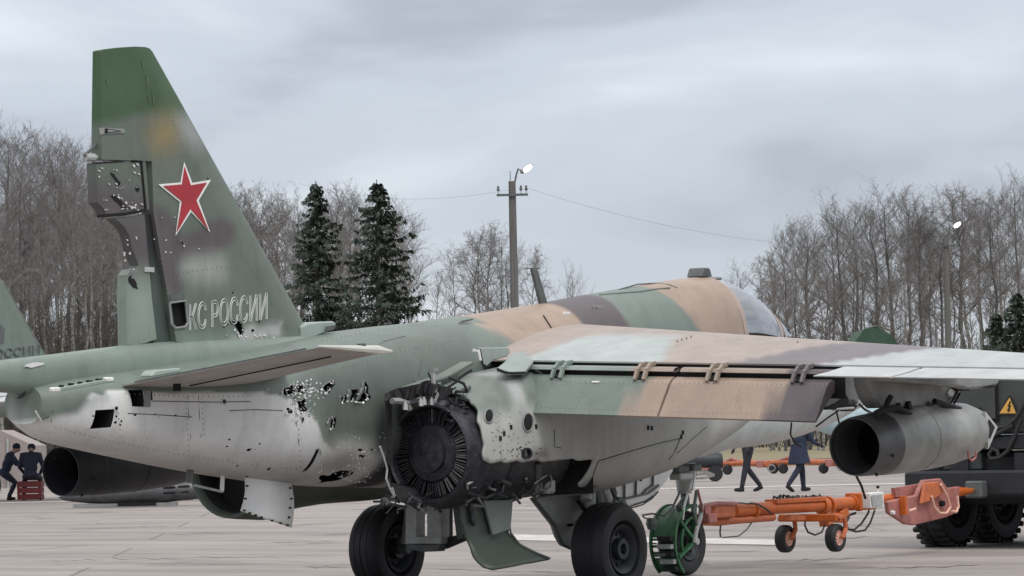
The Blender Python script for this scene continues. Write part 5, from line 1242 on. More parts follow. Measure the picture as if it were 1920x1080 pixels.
MB().lathe(wp(0, 0, -.17), (0, 1, 0), [(-.02, 0), (-.02, .035), (.03, .04), (.03, 0)], 12).build('axle_cap', 'gear', jet)
# brush strip and spray rail behind the guard
for k, v in enumerate((996, 1006, 1016, 1026, 1034)): MB().box(wp(R(174+k*11), .415, -.06), (.06, .16, .045)).build('guard_flap', 'soot' if k % 2 == 0 else 'gear', jet)
MB().beam(NS(1226, 1042, .1), NS(1248, 1040, .0), .03, .03).build('guard_foot', 'geardk', jet)
MB().tube([NS(1205, 966), NS(1222, 963), NS(1245, 967), NS(1252, 960), NS(1262, 950)], .010, 6).build('guard_rail', 'geardk', jet)
MB().tube([NS(1205, 968), NS(1210, 972), NS(1235, 972)], .008, 6).build('guard_rail', 'geardk', jet)
MB().lathe(NS(1222, 982), (0, 0, 1), [(-.06, 0), (-.06, .04), (.0, .06), (.05, .05), (.06, 0)], 9).build('guard_bracket', 'geardk', jet)

# ---------------------------------------------------------------- pylons and tanks
def pylon(px, y, th, nm='pylon', m='pylon'): return MB().prism([S(u, v, y-th/2) for u, v in px], (0, th, 0)).build(nm, m, jet, bevel=.02)
pylon([(1500, 695), (1612, 695), (1614, 735), (1611, 760), (1598, 752), (1582, 758), (1560, 762), (1550, 768), (1545, 760), (1555, 730)], -3.4, .12)
for k, px in enumerate(([(1548, 766), (1570, 756), (1588, 740), (1592, 758), (1612, 760), (1600, 772), (1575, 768)],)): MB().prism([S(u, v, -3.47) for u, v in jag(px, 2, 2)], (0, .05, 0)).build('torn_pylon_foot', 'soot', jet)
MB().tube([S(1562, 768, -3.45), S(1585, 766, -3.5), S(1600, 765, -3.5)], .012, 6).build('pylon_rod', 'alu', jet)
for px, r in (([(1568, 770), (1574, 795), (1577, 815)], .008), ([(1572, 770), (1550, 785), (1530, 800)], .008), ([(1484, 792), (1482, 815), (1490, 830), (1502, 838)], .008), ([(1606, 893), (1615, 910), (1623, 935)], .012), ([(1611, 758), (1622, 768), (1635, 775), (1650, 768)], .012), ([(1632, 700), (1634, 735), (1655, 758)], .010)):
    MB().tube([S(u, v, -3.6) for u, v in px], r, 5).build('loose_cable', 'hose', jet)
pylon([(1628, 696), (1790, 696), (1800, 712), (1802, 735), (1790, 745), (1786, 757), (1760, 763), (1700, 764), (1652, 765), (1640, 750), (1632, 725)], -4.4, .16)
pylon([(1640, 696), (1873, 698), (1876, 710), (1872, 722), (1850, 728), (1812, 730), (1800, 726), (1700, 716), (1640, 714)], -4.62, .10, 'launch_rail')
MB().prism([S(u, v, -4.68) for u, v in ((1838, 727), (1855, 722), (1872, 722), (1858, 728))], (0, -.005, 0)).build('rail_gap', 'black', jet)
MB().prism([S(u, v, -4.50) for u, v in ((1715, 701), (1748, 701), (1722, 716))], (0, -.01, 0)).build('rail_strut', 'black', jet)
MB().box(S(1801, 722, -4.55), (.13, .10, .10)).build('rail_block', 'soot', jet)
for px in ([(1780, 740), (1792, 728), (1797, 738), (1786, 752)], [(1776, 738), (1782, 730), (1786, 733), (1778, 744)]): MB().prism([S(u, v, -4.50) for u, v in px], (0, -.02, 0)).build('bracket', 'chip', jet)
MB().tube([S(1784, 755, -4.53), S(1796, 733, -4.53)], .010, 5).build('brace', 'black', jet)
MB().tube([S(1789, 757, -4.53), S(1800, 737, -4.53)], .010, 5).build('brace', 'black', jet)
rng = random.Random(11)
for k in range(26):
    u = rng.uniform(1675, 1760); v = rng.uniform(760, 772)-(u-1675)*.06; MB().box(S(u, v, -4.4+rng.uniform(-.1, .05)), (rng.uniform(.03, .08), .04, rng.uniform(.03, .08)), Matrix.Rotation(rng.uniform(-.6, .6), 3, 'Y')).build('sway_brace_part', rng.choice(('soot', 'soot', 'soot', 'steel', 'geardk')), jet)
for px in ([(1642, 775), (1660, 766), (1680, 764), (1700, 775), (1712, 782)], [(1660, 766), (1665, 752), (1670, 744)], [(1752, 752), (1775, 760), (1800, 768)]): MB().tube([S(u, v, -4.55) for u, v in px], .026, 6).build('sway_brace', 'soot', jet)

def tank(y, z, m, mring, label, front=True):
    g = thing('drop_tank', label, 'drop tank', (-1.05, y, z-.3), 'drop tanks with open rear ends')
    ax = Vector((math.cos(R(3.2)), 0, math.sin(R(3.2)))); o = Vector((-1.07, y, z))
    MB().lathe(o+ax*.38, ax, [(0, .262), (.05, .270), (.35, .280), (.8, .284), (1.25, .272), (1.55, .243), (1.74, .195), (1.77, .0)], 56).build('tank_body', m, g, smooth=True)
    MB().lathe(o, ax, [(0, .232), (0, .240), (.06, .250), (.37, .264), (.39, .268), (.41, .262), (.41, .20), (.05, .225)], 56, closed=True).build('rear_ring', mring, g, smooth=True)
    MB().lathe(o, ax, [(.03, .226), (.7, .22), (.72, 0)], 40).build('tank_interior', 'black', g, smooth=True)
    a2 = ax.orthogonal().normalized()
    for k, an in enumerate((200, 250, 320)):
        q = o+ax*.2+Vector((0, math.cos(R(an))*.266, math.sin(R(an))*.266)); MB().lathe(q, Vector((0, math.cos(R(an)), math.sin(R(an)))), [(-.01, 0), (-.01, .012), (.008, .012), (.01, 0)], 8).build('rivet', 'soot', g)
    for tt in (1.0, ):
        MB().lathe(o, ax, [(tt, .279), (tt, .2855), (tt+.02, .2855), (tt+.02, .279)], 48, closed=True).build('tank_seam', m, g)
    if front:
        f = o+ax*2.06
        b = MB(); b.prism([f+Vector((-.06, -.20, .16)), f+Vector((.17, -.20, .02)), f+Vector((-.02, -.20, -.17))], (0, .03, 0)); b.build('front_bracket', 'alu', g)
        b = MB(); b.prism([f+Vector((-.03, -.21, .09)), f+Vector((.08, -.21, .02)), f+Vector((-.02, -.21, -.08))], (0, -.01, 0)); b.build('bracket_cutout', 'soot', g)
        P = [S(u, v, y-.27) for u, v in ((1815, 845), (1816, 858), (1822, 864), (1829, 858), (1830, 846))]; MB().tube(P, .010, 6).build('red_lug', 'redplate', g)
    return g
tank(-4.4, 1.308, 'tank', 'ring', 'grey drop tank with black open rear end under the right wing')
tank(4.4, 1.20, 'darktank', 'darktank', 'charcoal black drop tank with open rear end seen under the tail boom', False)

# ================================================================== TOW BAR
TB = thing('tow_bar', 'orange aircraft tow bar between nose wheel and truck', 'tow bar', (6.1, .2, .12))
y0 = .2
def T(u, v, y=y0): return S(u, v, y)
b = MB(); b.tube([T(1375, 957), T(1450, 952), T(1540, 948), T(1640, 938)], .068, 18); b.build('bar_tube', 'orange', TB, smooth=True)
b = MB(); b.tube([T(1615, 940), T(1700, 932), T(1800, 922)], .056, 18); b.build('bar_tube', 'orange', TB, smooth=True)
b = MB(); b.tube([T(1795, 922.5), T(1812, 921), T(1822, 920)], [.055, .044, .028], 14); b.build('bar_tip', 'orange', TB, smooth=True)
b = MB(); b.tube([T(1812, 921), T(1836, 917)], .022, 10); b.build('tow_pin', 'brass', TB)
for u, v, w_, r in ((1412, 956, .05, .082), (1542, 948, .10, .09), (1552, 947.5, .04, .10), (1597, 943, .05, .085), (1610, 942, .03, .098), (1692, 933, .05, .07)):
    MB().lathe(T(u, v), (1, 0, .01), [(-w_/2, .06), (-w_/2, r), (w_/2, r), (w_/2, .06)], 20, closed=True).build('collar', 'orange', TB, smooth=True)
MB().box(T(1345, 958), (.42, .20, .15)).build('yoke_block', 'orange2', TB, bevel=.02)
b = MB(); b.tube([T(1312, 950, .1), T(1345, 944, .1), T(1380, 945, .1)], .024, 8); b.build('yoke_rod', 'redplate', TB)
b = MB(); b.tube([T(1312, 978), T(1345, 979), T(1372, 976), T(1450, 970)], .040, 8); b.build('lower_tube', 'orange2', TB)
MB().box(T(1322, 972, .1), (.16, .2, .10)).build('yoke_foot', 'redplate', TB, bevel=.01)
b = MB(); b.lathe(T(1325, 957, .06), (0, 1, 0), [(-.02, 0), (-.02, .06), (.02, .06), (.02, 0)], 16); b.build('yoke_pin', 'redplate', TB)
MB().tube([T(1352, 975), T(1350, 998), T(1351, 1007)], .010, 6).build('stay', 'hose', TB)
MB().tube([T(1354, 1008), T(1385, 1005), T(1400, 993), T(1412, 976)], .008, 6).build('stay', 'geardk', TB)
MB().tube([T(1370, 964), T(1385, 978), T(1420, 978)], .008, 6).build('stay', 'geardk', TB)
MB().tube([T(1405, 944, .1), T(1420, 945, .1), T(1435, 953, .1), T(1446, 963, .1)], .010, 6).build('wrapped_cable', 'hose', TB)
MB().tube([T(1345, 943, .1), T(1390, 943, .1), T(1405, 945, .1)], .008, 6).build('wrapped_cable', 'hose', TB)
# plate of fittings on top
MB().box(T(1492, 938), (1.05, .16, .05)).build('top_plate', 'orange', TB, bevel=.008)
rng = random.Random(5)
for k in range(15):
    u = 1450+k*6.5; MB().tube([T(u, 936), T(u+rng.uniform(-4, 4), 930+rng.uniform(-3, 2)), T(u+rng.uniform(2, 8), 931+rng.uniform(-2, 3)), T(u+rng.uniform(4, 9), 937)], .011, 5).build('clip', rng.choice(('truckdk', 'geardk')), TB)
# raised dolly wheels
b = MB(); b.beam((6.1, .52, .50), (6.1, -.20, .50), .08, .08); b.build('dolly_axle', 'orange', TB, bevel=.01)
b = MB(); b.beam(T(1520, 972), T(1480, 970), .05, .05); b.build('dolly_bracket', 'orange2', TB); b = MB(); b.beam(T(1545, 955), T(1550, 985), .12, .10); b.build('dolly_bracket', 'orange2', TB)
for y, u in ((.47, 1470), (-.15, 1567)):
    c = Vector((6.12, y, .275 if y > 0 else .285)); wheel(TB, c, .15, .12, -1, nm='dolly_wheel', mh='pink')
    for sd in (-.085, ): 
        b = MB(); b.tube([c+Vector((.0, sd, 0)), c+Vector((.08, sd, .10)), c+Vector((.06, sd, .21))], .026, 8); b.build('wheel_fork', 'orange2', TB, smooth=True)
    MB().box(c+Vector((.03, 0, .215)), (.12, .16, .05)).build('fork_crown', 'orange2', TB, bevel=.01)
for px, r in (([(1510, 972), (1509, 985), (1515, 998), (1528, 1003), (1541, 998), (1546, 985), (1545, 972)], .011), ([(1592, 970), (1587, 980), (1590, 992), (1602, 993), (1615, 982), (1628, 962), (1632, 945)], .012), ([(1590, 992), (1605, 997), (1622, 994), (1632, 980), (1640, 957)], .012), ([(1586, 975), (1592, 966), (1604, 962)], .014)):
    MB().tube([T(u, v) for u, v in px], r, 6).build('hose_loop', 'hose', TB)
b = MB(); b.beam(T(1548, 968), T(1575, 972), .12, .10); b.beam(T(1570, 968), T(1585, 958), .10, .10); b.build('dolly_arm', 'orange', TB, bevel=.012)
MB().box(T(1614, 940), (.36, .20, .19)).build('bar_box', 'orange', TB, bevel=.01)
g = MB(); P = [T(1631, 925, .0), T(1657, 922, .0), T(1658, 951, .0), T(1633, 953, .0)]; g.prism(P, (0, .12, 0)); g.build('gauge_box', 'white', TB, bevel=.006)
g = MB(); P = [T(1634, 929, -.01), T(1654, 927, -.01), T(1655, 947, -.01), T(1636, 949, -.01)]; g.prism(P, (0, -.004, 0)); g.build('gauge_face', 'gear', TB)
MB().tube([T(1646, 922, .05), T(1646, 915, .05)], .012, 6).build('gauge_stud', 'white', TB); MB().lathe(T(1646, 914, .05), (0, 0, 1), [(-.01, 0), (-.01, .018), (.02, .018), (.02, 0)], 8).build('gauge_knob', 'black', TB)
# hanging coupling plate
b = MB(); b.prism([T(u, v, .02) for u, v in [(1666, 940), (1720, 928), (1733, 900), (1765, 897), (1778, 915), (1800, 912), (1798, 960), (1775, 970), (1715, 985), (1700, 983), (1668, 962)]], (0, .06, 0)); b.build('coupling_plate', 'redplate', TB, bevel=.012)
MB().prism([T(u, v, -.045) for u, v in [(1735, 905), (1762, 903), (1770, 925), (1745, 940), (1728, 945)]], (0, .04, 0)).build('coupling_gusset', 'orange2', TB, bevel=.01)
MB().lathe(T(1766, 944, -.0), (0, 1, 0), [(-.03, 0), (-.03, .032), (.02, .035)], 14).build('plate_hole', 'black', TB)
MB().lathe(T(1674, 961, -.0), (0, 1, 0), [(-.02, 0), (-.02, .022), (.02, .024)], 12).build('plate_bolt', 'white', TB)
for px, m in (([(1764, 908), (1776, 930), (1782, 950), (1775, 962), (1762, 962), (1752, 950), (1747, 930)], 'pink'), ([(1795, 930), (1797, 950), (1793, 960), (1784, 958)], 'pink'), ([(1704, 958), (1716, 954)], 'pink')):
    MB().tube([T(u, v, -.06) for u, v in px], .016, 6).build('coupling_loop', m, TB, smooth=True)
b = MB(); b.beam(T(1693, 930, -.02), T(1695, 965, -.02), .07, .05); b.build('plate_hanger', 'orange', TB)
MB().prism([T(u, v, .12) for u, v in ((1678, 915), (1740, 905), (1742, 930), (1680, 932))], (0, .05, 0)).build('rear_plate', 'redplate', TB)

# ================================================================== TRUCK
TK = thing('tow_truck', 'dark grey-green truck pulling the jet, right of the grey drop tank', 'truck', (12, .1, 0))
def bx(nm, x0, x1, ya, yb, za, zb, m, bev=.015): return MB().box(((x0+x1)/2, (ya+yb)/2, (za+zb)/2), (x1-x0, yb-ya, zb-za), None).build(nm, m, TK, bevel=bev)
bx('cargo_body', 10.35, 14.6, -1.15, 1.35, 1.34, 2.20, 'truck', .03)
bx('body_sill', 10.30, 14.6, -1.12, 1.32, 1.16, 1.32, 'truckdk')
bx('chassis_rail', 10.3, 17.5, -.45, -.2, .75, 1.12, 'truckdk'); bx('chassis_rail', 10.3, 17.5, .4, .65, .75, 1.12, 'truckdk')
bx('rear_crossmember', 10.2, 10.42, -1.1, 1.2, .62, .92, 'truckdk', .03)
bx('underbody', 10.45, 12.9, -1.0, 1.2, .58, 1.12, 'truckdk', .05)
bx('cab', 14.8, 16.4, -1.15, 1.35, .9, 2.25, 'truck', .08); bx('bonnet', 16.4, 17.8, -.9, 1.1, .8, 1.6, 'truck', .1)
def X(u, v, x=10.28): return at(u, v, 'X', x)
ya, yb = X(1866, 750, 10.32).y, X(1745, 750, 10.32).y; za, zb = X(1800, 787, 10.32).z, X(1800, 700, 10.32).z
bx('rear_panel', 10.30, 10.345, ya, yb, za, zb, 'truck', .008)
for ya, yb, za, zb in ((ya-.03, ya-.004, za-.03, zb), (yb+.004, yb+.03, za-.03, zb), (ya-.004, yb+.004, za-.03, za-.004)): bx('panel_edge', 10.32, 10.343, ya, yb, za, zb, 'black', .002)
bx('panel_latch', 10.26, 10.30, .20, .24, 1.53, 1.66, 'truckdk', .005)
bx('tow_hitch', 10.05, 10.22, .10, .32, .60, .80, 'geardk', .02)
for x in (10.95, 12.2, 16.6):
    for y in (1.05, -.85):
        side = 1 if y < 0 else -1
        c = Vector((x, y, .575)); t = wheel(TK, c, .575, .40, -1, mr='rubber', mh='truckdk')
        for k in range(30):
            a = 2*math.pi*k/30
            for q in (-1, 1): MB().box(c+Vector((math.cos(a+q*.05)*.570, q*.11, math.sin(a+q*.05)*.570)), (.045, .17, .05), Matrix.Rotation(-a, 3, 'Y')).build('tread_block', 'rubber', t)
    bx('axle_beam', x-.08, x+.08, -.7, .9, .5, .66, 'truckdk')
for y in (1.05, -.85): bx('mudflap', 10.42, 10.45, y-.22, y+.22, .45, .95, 'rubber', .004)
bx('step_box', 10.55, 10.95, -.6, .0, .95, 1.14, 'truckdk')
bx('tool_box', 10.36, 10.6, .25, .75, .92, 1.14, 'truck', .02)
def X(u, v, x=10.28): return at(u, v, 'X', x)
for px, r, nm in (([(1850, 803), (1870, 802), (1888, 800), (1905, 785), (1920, 760), (1935, 730)], .030, 'black_hose'), ([(1835, 822), (1860, 818), (1880, 808), (1900, 798)], .030, 'black_hose'), ([(1915, 785), (1902, 820), (1890, 845), (1875, 858), (1858, 860), (1854, 852), (1862, 842), (1870, 845), (1872, 855)], .026, 'black_hose'), ([(1768, 900), (1780, 892)], .03, 'pin')):
    MB().tube([X(u, v) for u, v in px], r, 8).build(nm, 'hose' if nm == 'black_hose' else 'steel', TK, smooth=True)
sg = MB().prism([X(u, v, 10.32) for u, v in ((1874, 775), (1893, 745), (1905, 775))], (.012, 0, 0)).build('warning_sign', 'yellow', TK); sg['label'] = 'yellow triangular high voltage warning sign'
ring_ = [(1871.5, 776.8), (1893, 742), (1907.5, 776.8)]
for i in range(3): MB().beam(X(*ring_[i], 10.325), X(*ring_[(i+1) % 3], 10.325), .012, .012).build('sign_border', 'truckdk', sg)
MB().prism([X(u, v, 10.312) for u, v in ((1893.5, 752), (1889, 762), (1892, 762), (1889.5, 768), (1887.5, 767.5), (1891, 773), (1894.5, 767), (1892.3, 767.3), (1895.5, 760), (1892.5, 760.3), (1895.5, 752.5))], (.006, 0, 0)).build('lightning_bolt', 'soot', sg)

# ================================================================== PEOPLE
def person(loc, face, pose, label, cols, cat='person', hood=False, size=1.0):
    """face: heading angle in radians; pose: dict of joint points in metres, x = forward, y = left, z = up"""
    t = thing('person', label, cat, tuple(loc)); rot = Matrix.Rotation(face, 3, 'Z')
    b = MB()
    def limb(pts, rs, n=12): b.tube([Vector(p) for p in pts], rs, n)
    def ell(c, r, n=14):
        c = Vector(c); V = []; F_ = []
        for i in range(n+1):
            th = math.pi*i/n
            for j in range(n): ph = 2*math.pi*j/n; V.append(c+Vector((r[0]*math.sin(th)*math.cos(ph), r[1]*math.sin(th)*math.sin(ph), r[2]*math.cos(th))))
        for i in range(n):
            for j in range(n): F_.append((i*n+j, i*n+(j+1) % n, (i+1)*n+(j+1) % n, (i+1)*n+j))
        b.add(V, F_)
    p = pose; pel, ch, nk, hd = [Vector(p[k]) for k in ('pelvis', 'chest', 'neck', 'head')]
    ell(pel, (.13, .17, .13)); ell(pel.lerp(ch, .5), (.125, .165, .19)); ell(ch, (.135, .19, .20)); limb([ch, nk, hd], [.08, .058, .06])
    ell(hd, (.098, .078, .118)); ell(hd+Vector((.09, 0, -.02)), (.022, .016, .026)); ell(hd+Vector((.075, 0, -.07)), (.03, .035, .025))
    for s in (1, -1): ell(hd+Vector((0, s*.078, -.01)), (.018, .012, .03))
    for s, k in ((1, 'l'), (-1, 'r')):
        sh = ch+Vector((0, s*.19, .13)) if 'sh'+k not in p else Vector(p['sh'+k]); el = Vector(p['el'+k]); ha = Vector(p['ha'+k])
        limb([ch+Vector((0, s*.10, .12)), sh, el, ha], [.075, .073, .052, .036])
        d = (ha-el).normalized(); sd = Vector((0, s, 0)); pal = ha+d*.06
        ell(ha+d*.05, (.028, .034, .05))
        for f, (o_, L) in enumerate(((-.028, .062), (-.009, .074), (.010, .07), (.027, .055))):
            fr = pal+Vector((o_, 0, 0))+d*.02; limb([fr, fr+d*L*.55+Vector((.0, -s*.006, 0)), fr+d*L-Vector((-.01, s*.016, 0))], [.0095, .009, .0075], 6)
        limb([ha+d*.02+Vector((.02, 0, 0)), ha+d*.05+Vector((.045, -s*.01, 0)), ha+d*.085+Vector((.05, -s*.015, 0))], [.012, .011, .009], 6)
        hp = pel+Vector((0, s*.09, -.03)); kn = Vector(p['kn'+k]); an = Vector(p['an'+k]); fd = Vector(p.get('fd'+k, (1, 0, 0))).normalized()
        limb([hp, hp.lerp(kn, .4), kn, kn.lerp(an, .35), an], [.098, .092, .066, .064, .05])
        ft = an+Vector((0, 0, -.05)); limb([ft-fd*.05, ft+fd*.07, ft+fd*.17], [.046, .046, .034], 10)
    if p.get('coat'):   # long coat skirt
        z0 = p['coat']; limb([pel+Vector((0, 0, .1)), pel+Vector((-.01, 0, -.1)), Vector((pel.x*.5, pel.y, z0))], [.165, .20, .25], 18)
    b.v = [tuple(rot @ (Vector(q)*size)+Vector(loc)) for q in b.v]
    o = b.build('body', 'paint', t)
    md = o.modifiers.new('r', 'REMESH'); md.mode = 'VOXEL'; md.voxel_size = .011
    dg = bpy.context.evaluated_depsgraph_get(); me = bpy.data.meshes.new_from_object(o.evaluated_get(dg), depsgraph=dg); o.modifiers.clear(); o.data = me
    bm = bmesh.new(); bm.from_mesh(me)
    for _ in range(3): bmesh.ops.smooth_vert(bm, verts=bm.verts[:], factor=.5, use_axis_x=True, use_axis_y=True, use_axis_z=True)
    bm.to_mesh(me); bm.free(); me.polygons.foreach_set('use_smooth', [True]*len(me.polygons))
    rin = rot.inverted(); L = Vector(loc)
    def col(P):
        Q = (P-np.array(L)) @ np.array(rot)/size; c = np.tile(np.array(cols['jacket']), (len(P), 1))
        zw = pel.z-.02 if not p.get('coat') else p['coat']
        leg = (Q[:, 2] < zw); c[leg] = cols['trousers']
        for k in 'lr':
            an = np.array(p['an'+k]); dd = np.linalg.norm(Q-an, axis=1); c[(dd < .26) & (Q[:, 2] < an[2]+.01)] = cols['shoes']
            ha = np.array(p['ha'+k]); c[np.linalg.norm(Q-ha, axis=1) < .15] = np.where((np.linalg.norm(Q-ha, axis=1) < .15)[:, None], 1, 1)[np.linalg.norm(Q-ha, axis=1) < .15]*np.array(cols['hands'])
        hd_ = np.array(p['head']); c[np.linalg.norm(Q-hd_, axis=1) < .15] = cols['skin']; return c
    colour(o, col); o.data.materials.clear(); o.data.materials.append(MT['cloth'])
    cap = MB(); hw_ = rot @ (hd*size)+L
    cap.lathe(hw_+Vector((0, 0, .035)), (0, 0, 1), [(-.05, .098), (.0, .104), (.05, .092), (.085, .05), (.095, 0)], 16); cap.build('cap', 'navy', o, smooth=True)
    return t
MT['cloth'] = mat('cloth', (1, 1, 1), .85, 0, .25, 14, .004, 60, attr=True)
NAVY = dict(jacket=(.020, .023, .045), trousers=(.022, .022, .034), shoes=(.012, .012, .014), hands=(.03, .03, .035), skin=(.42, .27, .2))
BLUE = dict(jacket=(.018, .026, .055), trousers=(.016, .020, .038), shoes=(.012, .012, .014), hands=(.02, .02, .025), skin=(.42, .27, .2))
g1 = at(1404, 922, 'Z', 0); g2 = at(1500, 922, 'Z', 0)
HR = YAW-math.pi/2    # heading towards the right of the picture
sz = 1.05
person(g1, HR+.25+math.pi, dict(pelvis=(0, 0, .93), chest=(.03, 0, 1.28), neck=(.04, 0, 1.47), head=(.07, 0, 1.63), ell=(-.12, .27, 1.16), hal=(.05, .28, .95), elr=(.10, -.27, 1.15), har=(.22, -.24, .95), knl=(.10, .10, .50), anl=(.19, .10, .10), knr=(-.02, -.1, .50), anr=(-.30, -.1, .13), fdr=(.9, 0, -.35)), 'walking person in dark trousers seen under the jet, left of the two', NAVY, size=sz)
person(g2, HR+.5, dict(pelvis=(0, 0, .92), chest=(.10, 0, 1.24), neck=(.16, 0, 1.42), head=(.22, 0, 1.56), ell=(.28, .22, 1.12), hal=(.50, .16, 1.10), elr=(.20, -.26, 1.05), har=(.42, -.2, .98), knl=(.13, .10, .50), anl=(.16, .10, .10), knr=(-.08, -.1, .50), anr=(-.36, -.1, .16), fdr=(.8, 0, -.6), coat=.60), 'person in a long dark blue coat bending forward beside the grey drop tank', BLUE, size=sz)
g3 = at(12, 938, 'Z', 0); g4 = at(58, 938, 'Z', 0)
person(g3, HR, dict(pelvis=(-.05, 0, .72), chest=(.10, 0, 1.05), neck=(.18, 0, 1.22), head=(.28, 0, 1.34), ell=(.30, .22, .92), hal=(.5, .14, .9), elr=(.30, -.22, .92), har=(.5, -.14, .85), knl=(.22, .12, .45), anl=(.05, .12, .09), knr=(.25, -.12, .45), anr=(.08, -.12, .09)), 'crouching person in dark blue at the left edge under the tail', BLUE, size=1.0)
person(g4, YAW, dict(pelvis=(0, 0, .60), chest=(.08, 0, .95), neck=(.14, 0, 1.13), head=(.24, 0, 1.22), ell=(.16, .28, .78), hal=(.32, .18, .62), elr=(.16, -.28, .78), har=(.32, -.18, .62), knl=(.34, .18, .52), anl=(.22, .2, .09), knr=(.34, -.18, .52), anr=(.22, -.2, .09)), 'person in dark navy seated on a red crate, seen from behind', NAVY, size=1.08)
cr_ = thing('red_crate', 'red crate with a person sitting on it, left under the tail', 'crate', tuple(g4))
cb = g4-gy*.0
for dz in (.0, .16, .32):
    MB().box(cb+Vector((0, 0, .09+dz)), (.5, .62, .14), Matrix.Rotation(YAW, 3, 'Z')).build('crate_board', 'crate', cr_, bevel=.01)
for s in (-1, 1): MB().box(cb+gx*s*.28-gy*.255+Vector((0, 0, .25)), (.03, .06, .46), Matrix.Rotation(YAW, 3, 'Z')).build('crate_post', 'crate', cr_)
MB().box(cb+Vector((0, 0, .475)), (.5, .62, .02), Matrix.Rotation(YAW, 3, 'Z')).build('crate_lid', 'crate', cr_)

# ================================================================== BACKGROUND KIT
# second jet, its fin showing at the left edge
J2 = depth_at(-20, 700, 84); J2 = Vector((J2.x, J2.y, 0))
jet2 = thing('parked_jet', 'second camouflaged jet parked behind, its fin showing at the left edge', 'aircraft', tuple(J2))
def K(u, v, off=0):
    """survey on the vertical plane through the second jet's spine"""
    d = ray(u, v); n = Vector((CY, SY, 0)); n = Vector((-math.sin(YAW-R(16)), math.cos(YAW-R(16)), 0)); t_ = (J2-CAM).dot(n)/d.dot(n); return CAM+d*t_+n*off
n2 = Vector((-math.sin(YAW-R(16)), math.cos(YAW-R(16)), 0)); f2 = Vector((math.cos(YAW-R(16)), math.sin(YAW-R(16)), 0))
P = [K(u, v) for u, v in ((-52, 512), (-14, 506), (0, 528), (80, 668), (95, 720), (-70, 720), (-58, 600))]
o = MB().prism([p-n2*.08 for p in P], n2*.16).build('fin', 'paint', jet2, bevel=.02); colour(o, flat((.155, .20, .17)))
MB().tube([K(u, v, -.07) for u, v in ((0, 527), (40, 597), (81, 668))], .02, 6).build('fin_leading_edge', 'pylon', jet2)
MB().prism([K(u, v, -.085) for u, v in blob(-4, 626, 9, 22, 12)], n2*-.004).build('camouflage_patch', 'redplate' if False else 'geardk', jet2)
lettering('РОССИИ', (-30, 675), (68, 664), 17, lambda p: K(p[0], p[1], -.085), 'geardk', jet2, bev=.014)
ang2 = YAW-R(16)
b = MB(); c = K(-30, 735); b.lathe(c-f2*6, f2, [(0, .1), (.5, .35), (3, .5), (6, .62), (9, .65), (12, .55), (14, .3), (14.6, 0)], 24); o = b.build('fuselage', 'paint', jet2, smooth=True); colour(o, flat((.22, .27, .24)))
for s in (-1, 1):
    c2 = c+f2*4; MB().add([c2+n2*s*.5+f2*1.4, c2+n2*s*7+f2*(-.6), c2+n2*s*7-f2*1.6, c2+n2*s*.5-f2*1.8], [(0, 1, 2, 3)]).build('wing', 'pylon', jet2, fix=False)
    c3 = c-f2*3.6; MB().add([c3+n2*s*.3+f2*.7, c3+n2*s*2.3-f2*.1, c3+n2*s*2.3-f2*.8, c3+n2*s*.3-f2*.9], [(0, 1, 2, 3)]).build('tailplane', 'pylon', jet2, fix=False)
    q = c+f2*3+n2*s*1.3; q.z = .42; MB().lathe(q, n2, [(-.17, .0), (-.17, .38), (-.1, .42), (.1, .42), (.17, .38), (.17, 0)], 24).build('wheel', 'rubber', jet2); MB().tube([q, Vector((q.x, q.y, c.z-.2))], .07, 8).build('gear_leg', 'gear', jet2)
q = c+f2*7.; q.z = .33; MB().lathe(q, n2, [(-.1, .0), (-.1, .3), (.1, .33), (.1, 0)], 20).build('wheel', 'rubber', jet2); MB().tube([q, Vector((q.x, q.y, c.z-.2))], .06, 8).build('gear_leg', 'gear', jet2)
for o in jet2.children:
    if o.name.split('.')[0] in ('wing', 'tailplane'):
        md = o.modifiers.new('s', 'SOLIDIFY'); md.thickness = .12

# pale blue jet nose behind the bending person
c = depth_at(1600, 800, 62); J3 = Vector((c.x, c.y, 0))
jet3 = thing('parked_jet', 'pale blue underside of a jet parked behind the bending person', 'aircraft', tuple(J3))
b = MB(); b.lathe(c+gx*-1.0, gx, [(0, 0), (.1, .12), (.6, .30), (1.5, .45), (3, .6), (6, .7)], 24); b.v = [(p[0], p[1], p[2]+.15) for p in b.v]; o = b.build('fuselage', 'paint', jet3, smooth=True); colour(o, flat((.42, .55, .58)))
for s in (-1, 1):
    q = J3+gx*5.6+gy*s*1.1+Vector((0, 0, .4)); MB().lathe(q, gy, [(-.15, 0), (-.15, .36), (.15, .4), (.15, 0)], 20).build('wheel', 'rubber', jet3); MB().tube([q, q+Vector((0, 0, 1.0))], .07, 8).build('gear_leg', 'gear', jet3)
q = J3+gx*2.6+Vector((0, 0, .32))
MB().lathe(q, gy, [(-.1, 0), (-.1, .3), (.1, .32), (.1, 0)], 20).build('wheel', 'rubber', jet3); MB().tube([q, q+Vector((0, 0, 1.0))], .05, 8).build('gear_leg', 'gear', jet3)

